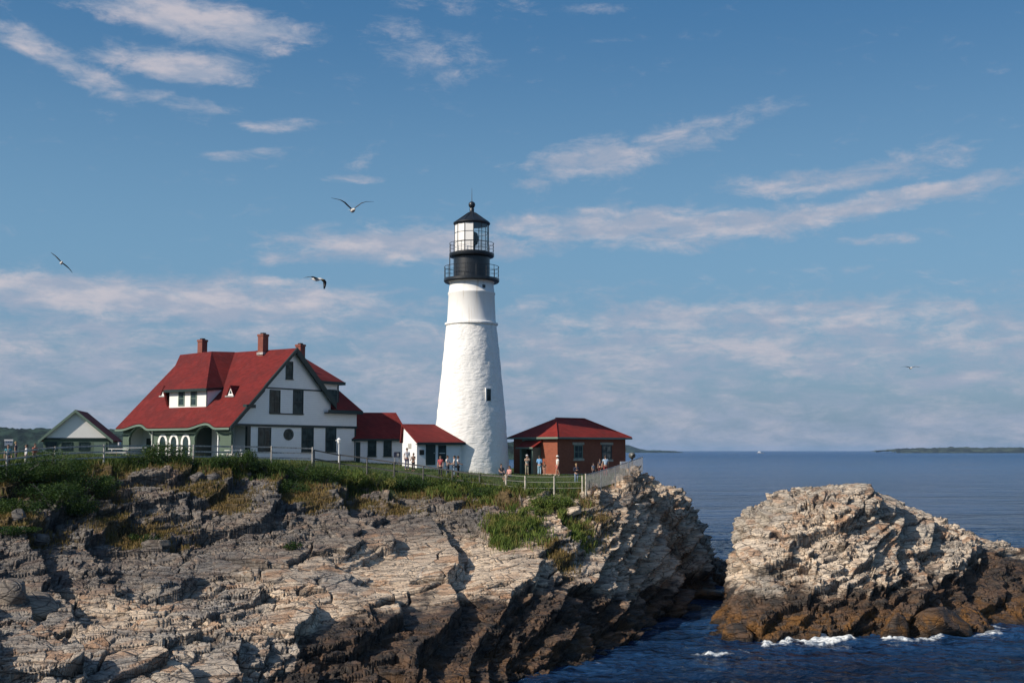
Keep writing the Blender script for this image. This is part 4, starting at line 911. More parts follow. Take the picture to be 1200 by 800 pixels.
# lantern glass: 16-sided, with bars
NS = 12; rl = 20.0 * k_; zl0, zl1 = tz(296), tz(262.5)
for i in range(NS):
    a0, a1 = 2 * math.pi * (i + .0) / NS + .13, 2 * math.pi * (i + 1) / NS + .13
    am = (a0 + a1) / 2; p_, q_ = Vector((rl * math.cos(a0), rl * math.sin(a0), 0)), Vector((rl * math.cos(a1), rl * math.sin(a1), 0))
    am_ = (am + math.pi) % (2 * math.pi) - math.pi
    curtained = not (-math.pi / 2 - .02 < am_ < .75 or am_ > 3.0 and False)
    # opaque white storm panels close the landward half
    if curtained or am_ < -math.pi / 2: MB().add([(p_.x, p_.y, zl0), (q_.x, q_.y, zl0), (q_.x, q_.y, zl1), (p_.x, p_.y, zl1), (p_.x * .97, p_.y * .97, zl0), (q_.x * .97, q_.y * .97, zl0), (q_.x * .97, q_.y * .97, zl1), (p_.x * .97, p_.y * .97, zl1)], [(0, 1, 2, 3), (7, 6, 5, 4), (0, 4, 5, 1), (3, 2, 6, 7), (0, 3, 7, 4), (1, 5, 6, 2)]).build('white_panel', M['white'], tower) if (abs(am_) > math.pi / 2 and am_ < 0) or am_ > 2.3 else MB().add([(p_.x, p_.y, zl0), (q_.x, q_.y, zl0), (q_.x, q_.y, zl1), (p_.x, p_.y, zl1)], [(0, 1, 2, 3)]).build('lantern_pane', M['clear'], tower)
    else: MB().add([(p_.x, p_.y, zl0), (q_.x, q_.y, zl0), (q_.x, q_.y, zl1), (p_.x, p_.y, zl1)], [(0, 1, 2, 3)]).build('lantern_pane', M['clear'], tower)
    b = MB(); b.tube([(p_.x * 1.01, p_.y * 1.01, zl0 - .05), (p_.x * 1.01, p_.y * 1.01, zl1 + .05)], .03, 5)
    for t in (1 / 3, 2 / 3): z = zl0 + (zl1 - zl0) * t; b.bar((p_.x * 1.01, p_.y * 1.01, z), (q_.x * 1.01, q_.y * 1.01, z), .03)
    b.build('glazing_bar', M['black'], tower)
lens = MB(); z0 = zl0 + .15
lens.lathe([(.02, z0), (.30, z0), (.34, z0 + .5), (.52, z0 + .62), (.60, z0 + .95), (.60, z0 + 1.3), (.50, z0 + 1.6), (.3, z0 + 1.72), (.02, z0 + 1.75)], 24); lens.build('beacon', M['dark'], tower, smooth=True)
b = MB(); b.lathe([(.02, tz(264)), (20.6 * k_, tz(264)), (21.5 * k_, tz(263.2)), (22.0 * k_, tz(262.2)), (21.6 * k_, tz(261.2)), (16 * k_, tz(257.8)), (9.5 * k_, tz(253.4)), (4.3 * k_, tz(249.6)), (2.7 * k_, tz(248.2)), (2.7 * k_, tz(244.6)), (2.2 * k_, tz(243.8)), (3.6 * k_, tz(242)), (4.1 * k_, tz(240)), (3.6 * k_, tz(238)), (1.6 * k_, tz(236.4)), (.02, tz(236.2))], 40)
lr = b.build('lantern_roof', M['black'], tower, smooth=True)
b = MB()
for i in range(NS): a = 2 * math.pi * i / NS + .13; b.tube([(21.6 * k_ * math.cos(a), 21.6 * k_ * math.sin(a), tz(261.3)), (16 * k_ * math.cos(a), 16 * k_ * math.sin(a), tz(257.6)), (4.5 * k_ * math.cos(a), 4.5 * k_ * math.sin(a), tz(249.5))], .03, 4)
b.build('roof_rib', M['black'], lr)
MB().tube([(0, 0, tz(237)), (0, 0, tz(220.5))], [.035, .012], 6).build('lightning_rod', M['black'], lr)

# ------------------------------------------------------------------ brick fog-signal building
BK = Vector((.0379 * 105, 105, 9.75)); bR = R(45); fb = Frame(BK, bR); zc3 = H - 9.75
def ln_to(px, dirv): # length along dirv from BK to reach px
    u = (px - 600) / F; return (u * BK.y - BK.x) / (dirv[0] - u * dirv[1])
s45 = math.sqrt(.5); LM = ln_to(735 - 2.5, (s45, s45)); LL = ln_to(602, (-s45, s45))
bb_ = empty('fog_signal_building', BK, bR); tag(bb_, 'low red brick building with hipped red roof and green entrance porch, right of the tower', 'building')
ze = zc3 + 1.13; zr_ = zc3 + (527 - 490.5) / F * (105 + 5)
b = MB(); b.box(0, LM, 0, .25, .15, ze - .12); b.box(LM - .25, LM, .25, LL, .15, ze - .12); b.box(0, .25, .25, LL - .25, .15, ze - .12); b.box(0, LM - .25, LL - .25, LL, .15, ze - .12)
b.build('wall', M['brick'], bb_)
MB().box(-.06, LM + .06, -.06, LL + .06, -1.2, .15).build('foundation', M['stone'], bb_)
b = MB(); ov = .42; h2 = (LL + 2 * ov) / 2
A, B_, C_, D2 = (-ov, -ov, ze), (LM + ov, -ov, ze), (LM + ov, LL + ov, ze), (-ov, LL + ov, ze); R0, R1 = (h2 - ov, h2 - ov, zr_), (LM + ov - h2, h2 - ov, zr_)
b.add([A, B_, C_, D2, R0, R1], [(0, 1, 5, 4), (1, 2, 5), (2, 3, 4, 5), (3, 0, 4)]); b.add([(x, y, z - .08) for x, y, z in (A, B_, C_, D2)] + [A, B_, C_, D2], [(0, 1, 2, 3), (0, 1, 5, 4), (1, 2, 6, 5), (2, 3, 7, 6), (3, 0, 4, 7)])
brf = b.build('roof', M['roof_lit'], bb_)
b = MB(); t_ = .04
b.box(-ov - t_, LM + ov + t_, -ov - t_, -ov, ze - .16, ze + .0); b.box(-ov - t_, LM + ov + t_, LL + ov, LL + ov + t_, ze - .16, ze); b.box(-ov - t_, -ov, -ov, LL + ov, ze - .16, ze); b.box(LM + ov, LM + ov + t_, -ov, LL + ov, ze - .16, ze)
b.build('gutter', M['green_pale'], brf)
b = MB()
for (p, q_) in ((A, R0), (B_, R1), (R0, R1)): b.tube([Vector(p) + Vector((0, 0, .02)), Vector(q_) + Vector((0, 0, .03))], .06, 5)
b.build('ridge_cap', M['roof_lit'], brf)
PB = lambda px, py: fb.hit(px, py, (0, 1, 0), (0, 0, 0))
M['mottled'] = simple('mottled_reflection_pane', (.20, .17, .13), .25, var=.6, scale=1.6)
for i, (px0, px1, py0, py1) in enumerate(((672.5, 682.5, 521, 537), (705, 716.5, 521, 538))):
    a, c_ = PB(px0, py0), PB(px1, py1); f = window_on(bb_, a.x, c_.x, c_.z, a.z, 0, trim=M['green_pale'] if i == 0 else M['green_trim'], mull=(2, 2), sill=False, glass=M['glass'] if i == 0 else M['mottled'])
    MB().box(a.x - .2, c_.x + .2, -.06, -.001, a.z, a.z + .22).build('lintel', M['stone'], f); MB().box(a.x - .12, c_.x + .12, -.12, -.001, c_.z - .2, c_.z).build('sill', M['stone'], f)
# porch on the left face: projects towards -x
PX = lambda px, x=0.0: fb.hit(px, 540, (1, 0, 0), (x, 0, 0)).y
pd = 1.5; y0 = fb.hit(633.6, 540, (1, 0, 0), (0, 0, 0)).y; y1 = PX(609.5, -pd); pc = -pd
# front corner seen at 624.5
pd = -(fb.hit(624.3, 540, (0, 1, 0), (0, y0, 0)).x); y1 = PX(609.0, -pd)
b = MB(); zt_p = zc3 + (527 - 524.0) / F * 104; b.box(-pd, -.001, y0, y0 + .08, 0, zt_p); b.box(-pd, -.001, y1 - .08, y1, 0, zt_p)
b.box(-pd, -pd + .12, y0 + .08, y0 + .2, 0, zt_p - .12); b.box(-pd, -pd + .12, y1 - .2, y1 - .08, 0, zt_p - .12); b.box(-pd, -pd + .12, y0 + .08, y1 - .08, zt_p - .12, zt_p)
pch = b.build('porch', M['green_pale'], bb_)
MB().box(-.2, -.002, y0 + .08, y1 - .08, .0, zt_p).build('door', M['dark'], pch)  # near-black box paints the shade inside the open porch doorway
b = MB(); b.slab([(-pd - .25, y0 - .25, zt_p + .0), (-pd - .25, y1 + .25, zt_p + .0), (-.001, y1 + .25, zt_p + .62), (-.001, y0 - .25, zt_p + .62)], (-.35, 0, 1), .08); b.build('porch_roof', M['roof_lit'], pch)
b = MB(); b.box(-pd - .28, -pd - .25, y0 - .25, y1 + .25, zt_p - .12, zt_p + .02); b.build('eave_board', M['green_pale'], pch)
ytb = fb.hit(634, 515, (1, 0, 0), (0, 0, 0)).y; MB().box(-.05, -.001, ytb, ytb + 2.3, ze - .34, ze - .13).build('sign_board', M['green_pale'], bb_)

# ------------------------------------------------------------------ garage at the far left
GL = at(50.5, 527, 112); GL.z = 10.95; gR = R(12); fg = Frame(GL, gR); zcg = H - GL.z
gar = empty('garage', GL, gR); tag(gar, 'small garage with white gable and sage green walls left of the big house', 'garage')
PG = lambda px, py: fg.hit(px, py, (0, 1, 0), (0, 0, 0))
gx1 = PG(127.5, 520).x; zg = PG(89, 513).z; za = PG(89, 481.5).z; gm = PG(88.5, 500).x; D3 = 7.5
b = MB(); b.box(0, gx1, 0, .15, -1, zg - .03); b.box(0, .15, .15, D3, -1, zg - .03); b.box(gx1 - .15, gx1, .15, D3, -1, zg - .03); b.box(.15, gx1 - .15, D3 - .15, D3, -1, zg - .03); b.build('wall', M['green_wall'], gar)
b = MB(); b.slab([(-.1, -.03, zg), (gx1 + .1, -.03, zg), (gm, -.03, za)], (0, -1, 0), .15); b.build('gable', M['white'], gar); b = MB(); b.slab([(-.1, D3, zg), (gx1 + .1, D3, zg), (gm, D3, za)], (0, -1, 0), .15); b.build('gable', M['white'], gar)
b = MB(); ovg = .42; k1 = (za - zg) / gm; k2 = (za - zg) / (gx1 - gm)
b.slab([(-ovg, -.35, zg - k1 * ovg + .12), (gm, -.35, za + .12), (gm, D3 + .35, za + .12), (-ovg, D3 + .35, zg - k1 * ovg + .12)], (-k1, 0, 1), .12)
b.slab([(gx1 + ovg, -.35, zg - k2 * ovg + .12), (gm, -.35, za + .12), (gm, D3 + .35, za + .12), (gx1 + ovg, D3 + .35, zg - k2 * ovg + .12)], (k2, 0, 1), .12)
gr_ = b.build('roof', M['roof'], gar)
b = MB()
for (x_, kk) in ((-ovg, k1), (gx1 + ovg, k2)):
    zz_ = zg - kk * ovg; b.add([(x_, -.41, zz_ + .14), (gm, -.41, za + .14), (gm, -.41, za - .14), (x_, -.41, zz_ - .14), (x_, -.352, zz_ + .14), (gm, -.352, za + .14), (gm, -.352, za - .14), (x_, -.352, zz_ - .14)], [(0, 1, 2, 3), (7, 6, 5, 4), (0, 4, 5, 1), (3, 2, 6, 7), (0, 3, 7, 4), (1, 5, 6, 2)])
b.build('bargeboard', M['green_pale'], gr_)
MB().box(-.1, gx1 + .1, -.10, -.031, zg - .14, zg + .02).build('belt_board', M['green_trim'], gar)
for px0, px1 in ((53.5, 66.5), (72, 84.5), (92.5, 104.5)):
    a, c_ = PG(px0, 517.5), PG(px1, 527.5); window_on(gar, a.x, c_.x, c_.z, a.z, 0, trim=M['green_trim'], mull=(3, 1), sill=False)
a, c_ = PG(110.5, 518), PG(124, 528); MB().box(a.x, c_.x, -.06, -.001, -.6, a.z).build('door', M['green_pale'], gar)

# ------------------------------------------------------------------ far land
def ridge_strip(name, label, px0, px1, tops, Y, base_z, mat, step, depth, seed, rough_h):
    """tree-covered shore seen far away: rows of small crown bumps on a low rise"""
    rs = np.random.RandomState(seed); x0 = (px0 - 600) / F * Y; x1 = (px1 - 600) / F * Y
    nx = int((x1 - x0) / step); xs = np.linspace(x0, x1, nx); pxs = xs / Y * F + 600
    topz = H + (527 - np.interp(pxs, [t[0] for t in tops], [t[1] for t in tops])) / F * Y * 1.0
    rows = 26; vs = []
    for j in range(rows):
        t = j / (rows - 1); y = Y + depth * (t - .0)
        prof = np.sin(min(1, t * 1.9) * math.pi / 2) if t < .6 else 1 - (t - .6) * .9
        z = base_z + (topz - rough_h * .6 - base_z) * prof
        jit = rs.rand(nx) * rough_h + rough_h * .7 * vnoise(np.stack([xs / (step * 4), np.full(nx, j * 1.7), np.zeros(nx)], 1).astype(np.float32), 1.0, seed + 3)
        if j == 0: z = np.full(nx, base_z); jit = 0
        vs.append(np.stack([xs + rs.rand(nx) * step * .4, np.full(nx, y) + rs.rand(nx) * depth / rows * .5, z + jit], 1))
    V = np.concatenate(vs); idx = np.arange(rows * nx).reshape(rows, nx)
    q = np.stack([idx[:-1, :-1], idx[:-1, 1:], idx[1:, 1:], idx[1:, :-1]], -1).reshape(-1, 4)
    o = np_mesh(name, V, q, mat); tag(o, label, kind='stuff'); return o
M['far_wood'] = simple('far_woodland', (.022, .040, .028), .95, var=.5, scale=.05, spec=.1)
M['far_isle'] = simple('far_island_cover', (.045, .060, .040), .95, var=.5, scale=.02, spec=.1)
ridge_strip('distant_woods', 'dark wooded shore far behind the garage and the house', -260, 705, [(-260, 498), (0, 500.5), (20, 502), (38, 499.5), (60, 503), (130, 500), (145, 503), (250, 507), (420, 511), (560, 514), (600, 518), (660, 521), (705, 525)], 1500, -1, M['far_wood'], 4.0, 260, 5, 4.2)
ridge_strip('far_headland', 'faint blue headland on the horizon behind the brick building', 640, 800, [(640, 519), (733, 521.5), (742, 521), (752, 525), (762, 527.5), (800, 529)], 5200, -2, M['far_wood'], 14, 500, 6, 5)
ridge_strip('far_island', 'low dark wooded island on the horizon at the right', 1054, 1420, [(1054, 528), (1062, 527), (1080, 525.6), (1110, 525.2), (1140, 524), (1160, 524.8), (1200, 524.4), (1300, 524), (1400, 526), (1420, 529)], 4700, -2, M['far_isle'], 11, 420, 7, 5.5)
# small far house in the woods at the left edge
def far_house(name, label, px, py, Y, w_, d_, h_, rz, roofm):
    p = at(px, py, Y); o = empty(name, p, rz); tag(o, label, 'house', 'houses on the far shore')
    MB().box(-w_, w_, -d_, d_, -3, h_).build('wall', M['flash'], o)
    MB().add([(-w_ - .5, -d_ - .5, h_), (w_ + .5, -d_ - .5, h_), (w_ + .5, d_ + .5, h_), (-w_ - .5, d_ + .5, h_), (-w_ - .5, 0, h_ + d_ * .8), (w_ + .5, 0, h_ + d_ * .8)], [(0, 1, 5, 4), (2, 3, 4, 5), (0, 4, 3), (1, 2, 5), (0, 3, 2, 1)]).build('roof', roofm, o)
    b = MB()
    for i in (-.6, 0, .6): b.box(w_ * i - .7, w_ * i + .7, -d_ - .06, -d_ - .01, h_ * .35, h_ * .75)
    b.build('window', M['glass'], o)
far_house('distant_house', 'pale gabled house among the dark far woods at the left edge', 10, 519, 1480, 4.6, 2.5, 2.6, .4, M['flash'])
far_house('distant_house', 'small grey roofed house against the far woods between garage and big house', 139, 519, 1490, 2.2, 2.0, 2.4, -.3, M['flash'])
p = at(891, 526.9, 4300); o = empty('ship', (p.x, p.y, 0), .1); tag(o, 'tiny white ship on the horizon', 'ship'); o.scale = (.6, .6, .6)
MB().add([(-20, -4, -1), (20, -4, -1), (24, 0, 4.2), (20, 4, -1), (-20, 4, -1), (-20, -5, 3.6), (20, -5, 3.6), (20, 5, 3.6), (-20, 5, 3.6)], [(0, 1, 6, 5), (1, 2, 6), (2, 3, 7), (6, 2, 7), (3, 4, 8, 7), (4, 0, 5, 8), (5, 6, 7, 8)]).build('hull', M['steel'], o)
MB().box(-14, 2, -4, 4, 3.61, 9).box(-10, -4, -3, 3, 9, 12).build('superstructure', M['white'], o); MB().tube([(-2, 0, 9), (-2, 0, 17)], .5, 6).build('mast', M['white'], o)

# ------------------------------------------------------------------ foliage
def leaf_mat(name, c0, c1, c2, scale=.5):
    m, g = new_mat(name); pos = g.new('ShaderNodeNewGeometry').outputs['Position']
    t = g.attr('tone'); n1 = g.noise(pos, scale, 4, .6)
    c = g.mix(t, c0, c1); c = g.mix(g.smooth(n1, .48, .66, 0, .8), c, c2)
    p = g.principled(c, .75, spec=.25); tr = g.new('ShaderNodeBsdfTranslucent'); g.put(tr.inputs[0], g.mix(1.0, c, (1.3, 1.4, .7), 'MULTIPLY'))
    ms = g.new('ShaderNodeMixShader'); ms.inputs[0].default_value = .22; g.l.new(p.outputs[0], ms.inputs[1]); g.l.new(tr.outputs[0], ms.inputs[2]); g.out(ms.outputs[0]); return m
M['grass'] = leaf_mat('grass_blades', (.030, .060, .012), (.085, .125, .028), (.13, .12, .035))
M['dry'] = leaf_mat('dry_grass', (.14, .095, .032), (.26, .18, .075), (.13, .12, .035), .8)
M['bush'] = leaf_mat('bush_leaves', (.012, .034, .008), (.040, .085, .018), (.075, .11, .02), .9)
M['bright'] = leaf_mat('bright_stems', (.06, .10, .018), (.14, .19, .04), (.22, .19, .06), 1.0)
def blades(name, label, X, Y, Z, h, w_, mat, seed, lean=.35, kind='stuff'):
    rs = np.random.RandomState(seed); n = len(X); a = rs.rand(n) * 2 * math.pi; la = rs.rand(n) * 2 * math.pi; ll = lean * h * (.3 + rs.rand(n))
    cx, cy = np.cos(a) * w_ / 2, np.sin(a) * w_ / 2; lx, ly = np.cos(la) * ll, np.sin(la) * ll
    v = np.stack([np.stack([X - cx, Y - cy, Z - .04], 1), np.stack([X + cx, Y + cy, Z - .04], 1), np.stack([X + cx * .7 + lx * .35, Y + cy * .7 + ly * .35, Z + h * .6], 1), np.stack([X + lx, Y + ly, Z + h], 1)], 1)
    i = np.arange(n)[:, None] * 4; f = i + np.array([[0, 1, 2, 3]]); tone = np.repeat(rs.rand(n), 4)
    o = np_mesh(name, v.reshape(-1, 3), f, mat, attrs={'tone': tone}); tag(o, label, kind=kind); return o
rs = np.random.RandomState(21)
def scatter(n, pxr, Yr, fn):
    u = (rs.uniform(pxr[0], pxr[1], n) - 600) / F; Y = rs.uniform(Yr[0], Yr[1], n); X = u * Y; Z = surf_z(X, Y); T_ = turf(X, Y)
    P_ = np.stack([X, Y, np.zeros(n)], 1).astype(np.float32); k = rs.rand(n) < fn(X, Y, Z, T_, vnoise(P_, 2.6, 71), vnoise(P_, .9, 72)); return X[k], Y[k], Z[k]
def bound(X, Y): return Y - np.interp(X / Y, _gu, _gy)
def field(X, Y, x0, w_): return np.exp(-((X / Y * F + 600 - x0) / w_) ** 2)
# short turf of the lawn and plateau
X, Y, Z = scatter(170000, (-120, 745), (70, 116), lambda X, Y, Z, T_, a, b: (T_ > .5) * (bound(X, Y) > .2) * (.55 + .3 * b))
blades('grass', 'short green lawn grass around the buildings', X, Y, Z, rs.uniform(.05, .13, len(X)), .035, M['grass'], 1)
# tall grass and weeds along the rim of the cliff
X, Y, Z = scatter(300000, (-160, 740), (68, 100), lambda X, Y, Z, T_, a, b: np.clip(np.exp(-((bound(X, Y) - .9) / (1.7 + .5 * a)) ** 2) * (1.0 + b * .9) * (1 - .93 * field(X, Y, 655, 42) * (bound(X, Y) > .1)), 0, 1))
blades('tall_grass', 'taller green grass along the edge of the cliff', X, Y, Z, rs.uniform(.16, .60, len(X)) , .05, M['grass'], 2)
# dry tawny grass just below the rim, in patches among the rocks
def dryf(X, Y, Z, T_, a, b): return np.clip(dry_soil(X, Y) * 1.1 - .12, 0, 1)
X, Y, Z = scatter(420000, (-160, 735), (62, 96), dryf)
blades('dry_grass', 'dry tawny grass in patches between the upper rocks', X, Y, Z, rs.uniform(.10, .32, len(X)), .05, M['dry'], 3)
# bright green grass spilling down the gully right of centre
def brightf(X, Y, Z, T_, a, b):
    f = 0
    for (px, Yc, rx, ry) in ((612, 84.2, 26, 2.6), (638, 87.2, 28, 1.5), (590, 81.5, 12, 2), (672, 83.5, 14, 1.0), (540, 91.5, 45, 1.4), (650, 86, 12, 1.5)): f = np.maximum(f, 1.3 * np.exp(-((X / Y * F + 600 - px) / rx) ** 2 - ((Y - Yc) / ry) ** 2) * np.clip(.45 + 1.3 * a + 1.2 * b, 0, 1))
    return f
X, Y, Z = scatter(150000, (500, 720), (77, 95), brightf)
blades('bright_grass', 'bright green grass spilling down the gully below the lawn fence', X, Y, Z, rs.uniform(.18, .62, len(X)), .055, M['bright'], 4)
def leaves(name, parent, ells, n, size, mat, seed, upright=.0):
    """small leaf faces through the volume of a few overlapping lobes, denser at the outside, with gaps"""
    r = np.random.RandomState(seed); E = np.array(ells, float); wv = E[:, 3] * E[:, 4] * E[:, 5]; k = r.choice(len(E), n, p=wv / wv.sum())
    d = r.randn(n, 3); d /= np.linalg.norm(d, axis=1)[:, None]; rr = r.rand(n) ** .45; C = E[k, :3] + d * rr[:, None] * E[k, 3:6]
    keep = (vnoise(C.astype(np.float32), .42, seed + 9) > -.42) & (C[:, 2] > -.25); C = C[keep]; n = len(C)
    a = r.randn(n, 3); a[:, 2] += upright * 3; a /= np.linalg.norm(a, axis=1)[:, None]; b = np.cross(a, r.randn(n, 3)); b /= np.linalg.norm(b, axis=1)[:, None]; s = size * (.6 + .8 * r.rand(n))[:, None]
    V = np.stack([C - a * s, C - b * s * .42, C + a * s, C + b * s * .42], 1).reshape(-1, 3); f = np.arange(n * 4).reshape(n, 4)
    return np_mesh(name, V, f, mat, parent=parent, attrs={'tone': np.repeat(r.rand(n) * .7 + .3 * (vnoise(C.astype(np.float32), .5, 3) + .5), 4)})
def shrub(px, Y, w_, h_, label, mat='bush', seed=0, n=2600, group='shrubs along the cliff top', name='shrub', size=.075, up=0.0):
    X = (px - 600) / F * Y; z = float(surf_z(X, Y)[0]); o = empty(name, (X, Y, z - .05)); tag(o, label, 'shrub' if name == 'shrub' else 'plant', group)
    r = random.Random(seed); L = [(0, 0, h_ * .42, w_ * .38, w_ * .34, h_ * .5)]
    for i in range(6): a = r.uniform(0, 6.28); q_ = r.uniform(.25, .5); L.append((math.cos(a) * w_ * q_, math.sin(a) * w_ * .35 * q_ * 2, h_ * r.uniform(.25, .68), w_ * r.uniform(.16, .26), w_ * r.uniform(.16, .26), h_ * r.uniform(.22, .36)))
    leaves('leaves', o, L, n, size, M[mat], seed, up)
    b = MB()
    for i in range(7): a = r.uniform(0, 6.28); e = (math.cos(a) * w_ * .3, math.sin(a) * w_ * .3, h_ * r.uniform(.6, .95)); b.tube([(0, 0, -.1), (e[0] * .4, e[1] * .4, e[2] * .5), e], [.035, .022, .01], 5)
    b.build('stems', M['darkwood'], o); return o
SH = [ # px, Y, width, height, label, kind
 (-40, 72.5, 4.2, 1.3, 'broad dark bush at the far left edge of the cliff top', 'bush', 5000),
 (22, 73.2, 3.9, 1.1, 'dark low bush under the corner post of the rail fence', 'bush', 5200),
 (62, 75.6, 4.4, 2.3, 'tallest dark green bush, in front of the garage', 'bush', 7500),
 (100, 75.6, 3.8, 1.5, 'dark green bush on the right shoulder of the tallest bush', 'bush', 4500),
 (16, 69.8, 3.0, 1.1, 'dark bush on the rocky slope at the left edge', 'bush', 3600),
 (66, 72.4, 3.6, 1.5, 'dark bush between pale rocks below the tallest bush', 'bush', 3800),
 (98, 74.2, 2.8, 1.2, 'small dark bush at the lower right of the left thicket', 'bush', 2800),
 (160, 83, 2.4, .7, 'low dark bush under the left porch arch', 'bush', 1900),
 (196, 83.6, 2.9, 1.15, 'dark bush in front of the three arched windows', 'bush', 3200),
 (228, 84.2, 2.6, 1.05, 'rounded bush between the arched windows and the right porch arch', 'bush', 2800),
 (262, 85.4, 2.8, .8, 'low bush under the near corner of the big house', 'bush', 2400),
 (288, 86.0, 2.6, 1.2, 'dark leafy bush under the corner porch of the big house', 'bush', 3000),
 (318, 86.4, 2.7, .9, 'low dark bush below the left gable windows', 'bush', 2400),
 (352, 87.2, 3.0, 1.0, 'wide bush below the oval window', 'bush', 2800),
 (338, 84.6, 2.6, 1.0, 'bush growing down the rocks below the gable front', 'bush', 2400),
 (384, 88.2, 2.6, .9, 'bush below the right end of the big house', 'bush', 2400),
 (414, 89.2, 2.8, 1.05, 'bush with upright leaves below the white passage', 'bright', 2600),
 (442, 90.0, 2.4, .85, 'yellow green weeds below the passage windows', 'bright', 2000),
 (468, 90.6, 2.6, .8, 'leafy green weeds below the joint of the two sheds', 'bush', 2200),
 (498, 91.2, 2.4, .6, 'low green bush below the entry shed door', 'bush', 1900),
 (528, 92.0, 2.4, .5, 'low green bush at the foot of the tower slope', 'bush', 1600),
 (566, 91.4, 2.6, .7, 'rounded green bush where the rail fence ends', 'bush', 2200),
 (648, 87.6, 2.4, 1.0, 'rounded bright green bush below the lawn fence', 'bright', 3000),
 (625, 86.2, 1.9, .7, 'small bright green bush left of the rounded one', 'bright', 1800),
 (178, 73.0, 1.8, .7, 'lone dark bush in the dry grass ledge on the left slope', 'bush', 1600),
 (20, 65.6, 2.2, .45, 'low dark bush above the pale rocks at the left edge', 'bush', 1300),
 (345, 73.4, .9, .5, 'small green tuft in a cleft of the pale slabs', 'bush', 500),
]
for i, (px, Y_, w_, h_, lab, mt, n) in enumerate(SH): shrub(px, Y_ + (.9 if 150 < px < 560 and Y_ > 80 else 0), w_ * 1.15, h_ * (1.5 if 150 < px < 560 and Y_ > 80 else 1.22), lab, mt, 100 + i, int(n * 1.5), size=.06 if mt == 'bush' else .07, up=.0 if mt == 'bush' else .6)

# ------------------------------------------------------------------ fences
def rail_fence(name, label, pts, post_h, rails, mat, post_r=.06, rail_w=(.05, .10), rmat=None):
    o = empty(name, (pts[0][0], pts[0][1], 0)); tag(o, label, 'fence', None); O = Vector((pts[0][0], pts[0][1], 0)); P_ = []
    for (x, y, *zz) in pts: P_.append(Vector((x, y, zz[0] if zz else float(surf_z(x, y)[0]))))
    for p in P_: MB().tube([p - O - Vector((0, 0, .3)), p - O + Vector((0, 0, post_h))], [post_r, post_r * .92], 8).build('post', mat, o)
    for p, q_ in zip(P_[:-1], P_[1:]):
        for h_ in rails:
            n_ = (q_ - p); n_.z = 0; n_ = n_.cross(Vector((0, 0, 1))).normalized() * (post_r + .02)
            MB().bar(p - O + Vector((0, 0, h_)) - n_, q_ - O + Vector((0, 0, h_ + random.uniform(-.02, .02))) - n_, rail_w[0], rail_w[1]).build('rail', rmat or mat, o)
    return o
random.seed(5)
def pts_from(l): return [(at(px, py, Y).x, Y, at(px, py, Y).z) for px, py, Y in l]
# (px, py of the foot, distance)
rail_fence('rail_fence', 'weathered grey wooden rail fence running along the cliff top in front of the house', pts_from([
 (-60, 560, 68), (7.5, 552, 73), (64, 545, 77.5), (121.5, 541.5, 82), (180, 540.5, 85), (226.5, 540.5, 86.5), (272, 541, 88), (318, 541.5, 89.5), (366, 542.5, 91)]), 1.22, (.35, .72, 1.12), M['wood'])
rail_fence('rail_fence', 'dark wooden rail fence sloping down past the sheds to the lawn', pts_from([
 (368, 543.5, 91.1), (398, 549, 92), (430, 553, 92.6), (462, 557.5, 93), (496, 562, 93.4), (530, 567.5, 93.6), (562, 572, 93.6), (592, 574.8, 93)]), 1.1, (.4, 1.05), M['darkwood'])
M['pale_post'] = simple('pale_wood_post', (.50, .46, .38), .8, var=.2, scale=6)
M['grey_wire'] = simple('dull_wire', (.26, .26, .24), .7)
LF = pts_from([(593, 575.0, 92.9), (615.5, 577.5, 90.0), (649.5, 577.8, 89.4), (682.5, 577.2, 89.0)])
rail_fence('wire_fence', 'low wire fence with pale posts across the front of the lawn', LF, 1.28, (.38, .82, 1.22), M['pale_post'], .065, (.020, .028), rmat=M['grey_wire'])
# chain-link fence at the cliff corner
CF = pts_from([(686.5, 577, 88.8), (704, 571.5, 91), (721, 566, 93.5), (738, 559.5, 96), (753.5, 553.5, 98.5)])
o = empty('chain_link_fence', (CF[0][0], CF[0][1], 0)); tag(o, 'silver chain link fence climbing to the rock at the cliff corner', 'fence'); O = Vector((CF[0][0], CF[0][1], 0))
for k, (a, c_) in enumerate(zip(CF[:-1], CF[1:])):
    a = Vector(a) - O; c_ = Vector(c_) - O; hgt = 1.22; L = (c_ - a).length; up = Vector((0, 0, 1)); b = MB(); n_ = int(L / .10)
    for s_ in (1, -1):
        for i in range(-int(hgt / .10), n_ + 1):
            t0 = i * .10; t1 = t0 + hgt; z0, z1 = 0.0, hgt
            if t0 < 0: z0 = -t0; t0 = 0
            if t1 > L: z1 = hgt - (t1 - L); t1 = L
            if t1 <= t0: continue
            if s_ < 0: p_, q_ = a + (c_ - a) * ((L - t0) / L) + up * (z0 + .05), a + (c_ - a) * ((L - t1) / L) + up * (z1 + .05)
            else: p_, q_ = a + (c_ - a) * (t0 / L) + up * (z0 + .05), a + (c_ - a) * (t1 / L) + up * (z1 + .05)
            b.bar(p_, q_, .011, .011)
    b.build('mesh', M['steel'], o)
    MB().tube([a + up * 1.29, c_ + up * 1.29], .028, 6).build('rail', M['steel'], o)
    MB().tube([a - up * .3, a + up * (1.34 if k else 1.4)], .035 if k else .06, 8).build('post', M['steel'] if k else M['pale_post'], o)
